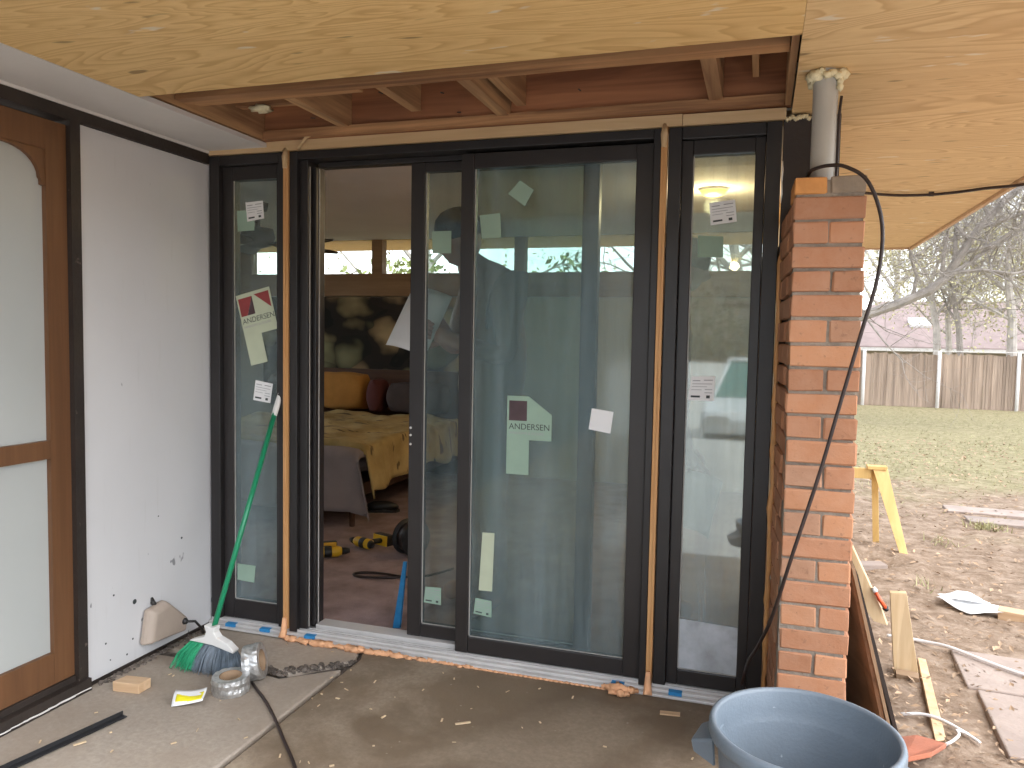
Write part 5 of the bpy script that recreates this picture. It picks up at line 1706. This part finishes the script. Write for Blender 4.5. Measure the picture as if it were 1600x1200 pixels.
# power tools on the carpet
def drill(label, loc, rz, roll):
    o = thing('cordless_drill', label, 'drill', 'yellow and black drills on the carpet', loc)
    o.rotation_euler = (0, 0, rz)
    Rm = Matrix.Translation((0, 0, 0.034)) @ Matrix.Rotation(roll, 4, 'X')
    def T(pts):
        return [Rm @ Vector(p) for p in pts]
    MB().tube(T([(-0.085, 0, 0), (-0.08, 0, 0), (0.03, 0, 0), (0.05, 0, 0)]), [0.022, 0.031, 0.031, 0.022], 14).build('motor_housing', m_tooly, o, True)
    MB().tube(T([(-0.05, 0, 0), (-0.045, 0, 0), (-0.012, 0, 0), (-0.007, 0, 0)]), [0.031, 0.033, 0.033, 0.031], 14).build('housing_band', m_toolk, o, True)
    MB().tube(T([(-0.098, 0, 0), (-0.083, 0, 0)]), [0.020, 0.027], 14).build('end_cap', m_toolk, o, True)
    MB().tube(T([(0.05, 0, 0), (0.075, 0, 0), (0.095, 0, 0)]), [0.022, 0.019, 0.012], 12).build('chuck', m_toolk, o, True)
    MB().tube(T([(-0.02, 0, -0.02), (-0.03, 0, -0.07), (-0.035, 0, -0.13)]), [0.021, 0.019, 0.021], 12, flat=0.8).build('grip', m_toolk, o, True)
    MB().tube(T([(0.008, 0, -0.03), (0.0, 0, -0.055)]), 0.009, 8).build('trigger', m_tooly, o, True)
    mb = MB()
    mb.box(-0.095, 0.035, -0.036, 0.036, -0.185, -0.13, Rm)
    mb.build('battery', m_toolk, o, bevel=0.006)
    mb = MB()
    mb.box(-0.09, 0.03, -0.033, 0.033, -0.1295, -0.122, Rm)
    mb.build('battery_clip', m_tooly, o, bevel=0.003)
    return o
drill('yellow and black drill lying left on the bedroom carpet', (-0.03, 1.06, 0.004), R(35), R(84))
drill('yellow and black drill lying right on the bedroom carpet', (0.02, 1.30, 0.004), R(160), R(-86))
cr = thing('cable_reel', 'dark round reel standing on the carpet behind the door stile', 'reel', None, (0.36, 1.28, 0.105))
M_ = Matrix.Rotation(R(62), 4, 'Z') @ Matrix.Rotation(R(90), 4, 'X')
MB().lathe([(0, -0.05), (0.10, -0.05), (0.105, -0.045), (0.10, -0.04), (0.06, -0.038), (0.06, 0.038), (0.10, 0.04), (0.105, 0.045), (0.10, 0.05), (0, 0.05)], 32, M_).build('spool', m_toolk, cr, True)
MB().lathe([(0.061, -0.036), (0.085, -0.03), (0.087, 0.03), (0.061, 0.036)], 28, M_).build('wound_cord', m_cable, cr, True)
pts = []
for k in range(25):
    a = 2 * math.pi * k / 24
    tpr = 0.5 + 0.5 * math.cos(a)
    pts.append((0.37 - 0.13 * math.cos(a), 0.82 + 0.055 * math.sin(a) * (0.35 + 0.65 * tpr) + 0.04 * (1 - tpr), 0.008))
pts = [(0.50, 0.86, 0.008)] + pts[12:] + pts[1:13] + [(0.62, 0.93, 0.008), (0.7, 1.1, 0.008)]
cable('floor_cord', pts, 0.0065, m_cable, 'dark cord forming a flat loop on the bedroom carpet', 'cord', 6, 2)
o = MB().prism([(0.775, 0.205, 0.003), (0.805, 0.215, 0.003), (0.878, 0.118, 0.335), (0.866, 0.116, 0.335)], (0.003, 0.006, 0)).build('blue_strip', m_tapeb, None)
tag(o, 'blue strip leaning against the sliding panel inside', 'strip')
for (x, y, rz, lab) in ((-0.31, 2.22, 0.4, 'dark shoe on the carpet beside the bed'),):
    s_ = thing('shoe', lab, 'shoe', None, (x, y, 0))
    s_.rotation_euler[2] = rz
    MB().blob((0, 0, 0.04), (0.12, 0.045, 0.04), 3, 12, 0.08).build('upper', m_toolk, s_, True)
    MB().prism([(-0.12, -0.04, 0), (0.1, -0.045, 0), (0.125, 0, 0), (0.1, 0.045, 0), (-0.12, 0.04, 0)], (0, 0, 0.018)).build('sole', m_black, s_)


# ------------------------------------------------------------------ person inside
def person(label, loc, rz, scale, J, hands, cap_mat, shirt=None):
    root = thing('person', label, 'person', None, loc)
    root.rotation_euler[2] = rz
    root.scale = (scale,) * 3
    names = list(J)
    idx = {n_: i for i, n_ in enumerate(names)}
    edges = [('pelvis', 'spine'), ('spine', 'chest'), ('chest', 'neck'), ('neck', 'skull')]
    for s in 'LR':
        edges += [('chest', 'sh' + s), ('sh' + s, 'el' + s), ('el' + s, 'wr' + s), ('wr' + s, 'pa' + s), ('pelvis', 'hi' + s), ('hi' + s, 'kn' + s), ('kn' + s, 'an' + s), ('an' + s, 'to' + s)]
    me = bpy.data.meshes.new('body_skeleton')
    me.from_pydata([J[n_][0] for n_ in names], [(idx[a], idx[b]) for a, b in edges], [])
    tmp = bpy.data.objects.new('body_skeleton', me)
    COL.objects.link(tmp)
    sk = tmp.modifiers.new('skin', 'SKIN')
    sk.use_smooth_shade = True
    for i, n_ in enumerate(names):
        sv = me.skin_vertices[0].data[i]
        sv.radius = J[n_][1]
        sv.use_root = (n_ == 'pelvis')
    ss = tmp.modifiers.new('sub', 'SUBSURF')
    ss.levels = ss.render_levels = 2
    bpy.context.view_layer.update()
    bod = bpy.data.meshes.new_from_object(tmp.evaluated_get(bpy.context.evaluated_depsgraph_get()))
    bpy.data.objects.remove(tmp)
    # add head and fingers to the same mesh
    bm = bmesh.new()
    bm.from_mesh(bod)
    nb_ = len(bm.faces)
    bm.faces.ensure_lookup_table()
    for f in bm.faces:
        c = f.calc_center_median()
        f.material_index = 1
        if c.z < 0.96:
            f.material_index = 2
        if c.z < 0.10:
            f.material_index = 3
        for s in 'LR':
            if (c - Vector(J['pa' + s][0])).length < 0.075:
                f.material_index = 0
        if c.z > J['neck'][0][2] - 0.005 and abs(c.x) < 0.12:
            f.material_index = 0
    # head: shaped ellipsoid with brow, nose, jaw, ears
    hc = Vector(J['skull'][0]) + Vector((0, -0.012, 0.055))
    tilt = Matrix.Rotation(R(14), 3, 'X')
    rows, cols = 22, 28
    vv = []
    for i in range(rows + 1):
        ph = math.pi * i / rows
        row = []
        for k in range(cols):
            th = 2 * math.pi * k / cols
            x = math.sin(ph) * math.cos(th)
            y = math.sin(ph) * math.sin(th)
            z = math.cos(ph)
            rx, ry, rz_ = 0.076, 0.098, 0.118
            jaw = max(0, -z)
            px, py, pz = x * rx * (1 - 0.30 * jaw ** 1.5), y * ry * (1 - 0.10 * jaw), z * rz_
            front = max(0, -y)
            if front > 0.6:
                nz = math.exp(-((z + 0.16) / 0.17) ** 2) * math.exp(-(x / 0.17) ** 2)
                py -= 0.026 * nz
                eye = math.exp(-((z - 0.08) / 0.10) ** 2) * (math.exp(-((x - 0.38) / 0.16) ** 2) + math.exp(-((x + 0.38) / 0.16) ** 2))
                py += 0.012 * eye
                lip = math.exp(-((z + 0.50) / 0.06) ** 2) * math.exp(-(x / 0.25) ** 2)
                py -= 0.006 * lip
                chin = math.exp(-((z + 0.82) / 0.14) ** 2) * math.exp(-(x / 0.3) ** 2)
                py -= 0.010 * chin
            ear = math.exp(-((z + 0.02) / 0.18) ** 2) * math.exp(-((y - 0.08) / 0.14) ** 2) * (1 if abs(x) > 0.8 else 0)
            px += 0.016 * ear * (1 if x > 0 else -1)
            row.append(bm.verts.new(hc + tilt @ Vector((px, py, pz))))
        vv.append(row)
    for i in range(rows):
        for k in range(cols):
            try:
                f = bm.faces.new((vv[i][k], vv[i + 1][k], vv[i + 1][(k + 1) % cols], vv[i][(k + 1) % cols]))
                f.material_index = 0
                f.smooth = True
            except ValueError:
                pass
    for s in 'LR':
        pa, wr = Vector(J['pa' + s][0]), Vector(J['wr' + s][0])
        fwd = (pa - wr).normalized()
        across, curl = hands[s]
        across, curl = Vector(across).normalized(), Vector(curl).normalized()
        fb = MB()
        for q, (off, L) in enumerate(((-0.030, 0.070), (-0.010, 0.080), (0.010, 0.076), (0.030, 0.060))):
            b0 = pa + across * off * 0.8 + fwd * 0.01
            p1 = b0 + fwd * L * 0.45 + across * off * 0.25
            p2 = p1 + (fwd * 0.55 + curl * 0.7).normalized() * L * 0.35
            p3 = p2 + (fwd * 0.1 + curl).normalized() * L * 0.28
            fb.tube([b0, p1, p2, p3], [0.0105, 0.0098, 0.009, 0.0065], 8)
        b0 = pa - across * 0.03 - fwd * 0.025
        fb.tube([b0, b0 - across * 0.028 + fwd * 0.028 + curl * 0.01, b0 - across * 0.026 + fwd * 0.058 + curl * 0.022], [0.013, 0.0115, 0.008], 8)
        vs = [bm.verts.new(p) for p in fb.v]
        for f in fb.f:
            ff = bm.faces.new([vs[i] for i in f])
            ff.material_index = 0
            ff.smooth = True
    bmesh.ops.recalc_face_normals(bm, faces=bm.faces)
    fin = bpy.data.meshes.new('body')
    bm.to_mesh(fin)
    bm.free()
    fin.materials.clear()
    for m in (m_skin, shirt or m_shirt, m_jean, m_shoe):
        fin.materials.append(m)
    link('body', fin, root)
    # knit cap / hair
    mb = MB()
    prof = [(0.084, -0.005), (0.086, 0.02), (0.084, 0.05), (0.074, 0.085), (0.05, 0.112), (0.02, 0.124), (0.0, 0.126)]
    Mc = Matrix.Translation(hc + Vector((0, 0.004, 0.012))) @ tilt.to_4x4() @ Matrix.Diagonal((1.0, 1.25, 1.0, 1.0))
    mb.lathe(prof, 28, Mc)
    mb.build('knit_cap', cap_mat, root, True)
    for sx in (-1, 1):
        MB().blob(hc + tilt @ Vector((sx * 0.029, -0.084, 0.010)), (0.011, 0.007, 0.006), 1, 8, 0).build('eye', m_ink, root, True)
    return root

J = {
    'pelvis': ((0, 0.02, 0.96), (0.165, 0.130)), 'spine': ((0, 0.045, 1.15), (0.170, 0.140)), 'chest': ((0, 0.035, 1.36), (0.185, 0.150)), 'neck': ((0, -0.055, 1.51), (0.062, 0.064)), 'skull': ((0, -0.115, 1.575), (0.055, 0.06)),
    'shL': ((0.185, 0.02, 1.43), (0.075, 0.08)), 'elL': ((0.235, 0.0, 1.13), (0.055, 0.055)), 'wrL': ((0.12, -0.20, 1.20), (0.036, 0.036)), 'paL': ((0.095, -0.265, 1.23), (0.040, 0.026)),
    'shR': ((-0.185, 0.02, 1.43), (0.075, 0.08)), 'elR': ((-0.235, -0.06, 1.15), (0.055, 0.055)), 'wrR': ((-0.12, -0.20, 1.30), (0.036, 0.036)), 'paR': ((-0.095, -0.262, 1.34), (0.040, 0.026)),
    'hiL': ((0.095, 0.02, 0.90), (0.098, 0.10)), 'knL': ((0.115, -0.01, 0.50), (0.066, 0.068)), 'anL': ((0.12, 0.04, 0.10), (0.045, 0.05)), 'toL': ((0.14, -0.13, 0.045), (0.045, 0.035)),
    'hiR': ((-0.095, 0.02, 0.90), (0.098, 0.10)), 'knR': ((-0.115, -0.01, 0.50), (0.066, 0.068)), 'anR': ((-0.12, 0.04, 0.10), (0.045, 0.05)), 'toR': ((-0.14, -0.13, 0.045), (0.045, 0.035)),
}
PP = (1.055, 0.57, 0.0)
per = person('person in dark jacket and knit cap behind the glass reading a paper', PP, R(-48), 1.06, J, {'L': ((0.2, 0.1, 1), (-1, -0.2, 0)), 'R': ((0.2, 0.1, 1), (1, 0.2, -0.2))}, m_hair)
# the paper in the person's hands
bpy.context.view_layer.update()
a = per.matrix_world @ Vector((-0.115, -0.375, 1.38))
b_ = per.matrix_world @ Vector((0.10, -0.40, 1.27))
pap = thing('held_paper', 'white sheet of paper held up by the person inside', 'paper')
M_ = per.matrix_world @ Matrix.Translation((0.02, -0.325, 1.29)) @ Matrix.Rotation(R(34), 4, 'Z') @ Matrix.Rotation(R(12), 4, 'Y') @ Matrix.Rotation(R(-24), 4, 'X')
mb = MB()
nx = 8
vs = []
for j in range(nx + 1):
    for i in range(nx + 1):
        u, v = i / nx - 0.5, j / nx - 0.5
        vs.append(M_ @ Vector((u * 0.215, 0.03 * (u * 2) ** 2, v * 0.28)))
mb._add(vs, [(j * (nx + 1) + i, j * (nx + 1) + i + 1, (j + 1) * (nx + 1) + i + 1, (j + 1) * (nx + 1) + i) for j in range(nx) for i in range(nx)])
o = mb.build('sheet', m_paper, pap, True)
sm = o.modifiers.new('thick', 'SOLIDIFY')
sm.thickness = 0.0008

# second person inside, hidden by the mullion but for the lowered hand with papers
J2 = dict(J)
J2.update({
    'neck': ((0, -0.015, 1.52), (0.058, 0.060)), 'skull': ((0, -0.04, 1.60), (0.055, 0.06)),
    'shL': ((0.165, 0.0, 1.43), (0.07, 0.075)), 'elL': ((0.19, 0.03, 1.12), (0.05, 0.05)), 'wrL': ((0.17, -0.06, 0.88), (0.032, 0.032)), 'paL': ((0.165, -0.085, 0.80), (0.026, 0.038)),
    'shR': ((-0.165, 0.0, 1.43), (0.07, 0.075)), 'elR': ((-0.19, 0.01, 1.12), (0.05, 0.05)), 'wrR': ((-0.175, -0.10, 0.86), (0.032, 0.032)), 'paR': ((-0.168, -0.130, 0.785), (0.026, 0.038)),
})
P2 = (1.90, 0.62, 0.0)
per2 = person('second person inside mostly hidden behind the mullion by the right sidelight', P2, R(90), 0.97, J2, {'L': ((0, 1, 0.2), (-1, 0, -0.3)), 'R': ((0, 1, 0.2), (1, 0, -0.3))}, m_hair, m_pilR)
bpy.context.view_layer.update()
pap2 = thing('held_paper', 'white papers hanging from the lowered hand behind the right sidelight', 'paper')
M_ = per2.matrix_world @ Matrix.Translation((-0.17, -0.165, 0.645)) @ Matrix.Rotation(R(78), 4, 'Z') @ Matrix.Rotation(R(-14), 4, 'Y')
for q in range(2):
    mb = MB()
    vs = []
    for j in range(nx + 1):
        for i in range(nx + 1):
            u, v = i / nx - 0.5, j / nx - 0.5
            vs.append(M_ @ Vector((u * 0.15 + v * 0.02 * q, 0.012 * q + 0.04 * (u * 2) ** 2, v * 0.24 - 0.01 * q)))
    mb._add(vs, [(j * (nx + 1) + i, j * (nx + 1) + i + 1, (j + 1) * (nx + 1) + i + 1, (j + 1) * (nx + 1) + i) for j in range(nx) for i in range(nx)])
    o = mb.build('sheet', m_paper, pap2, True)
    sm = o.modifiers.new('thick', 'SOLIDIFY')
    sm.thickness = 0.0008
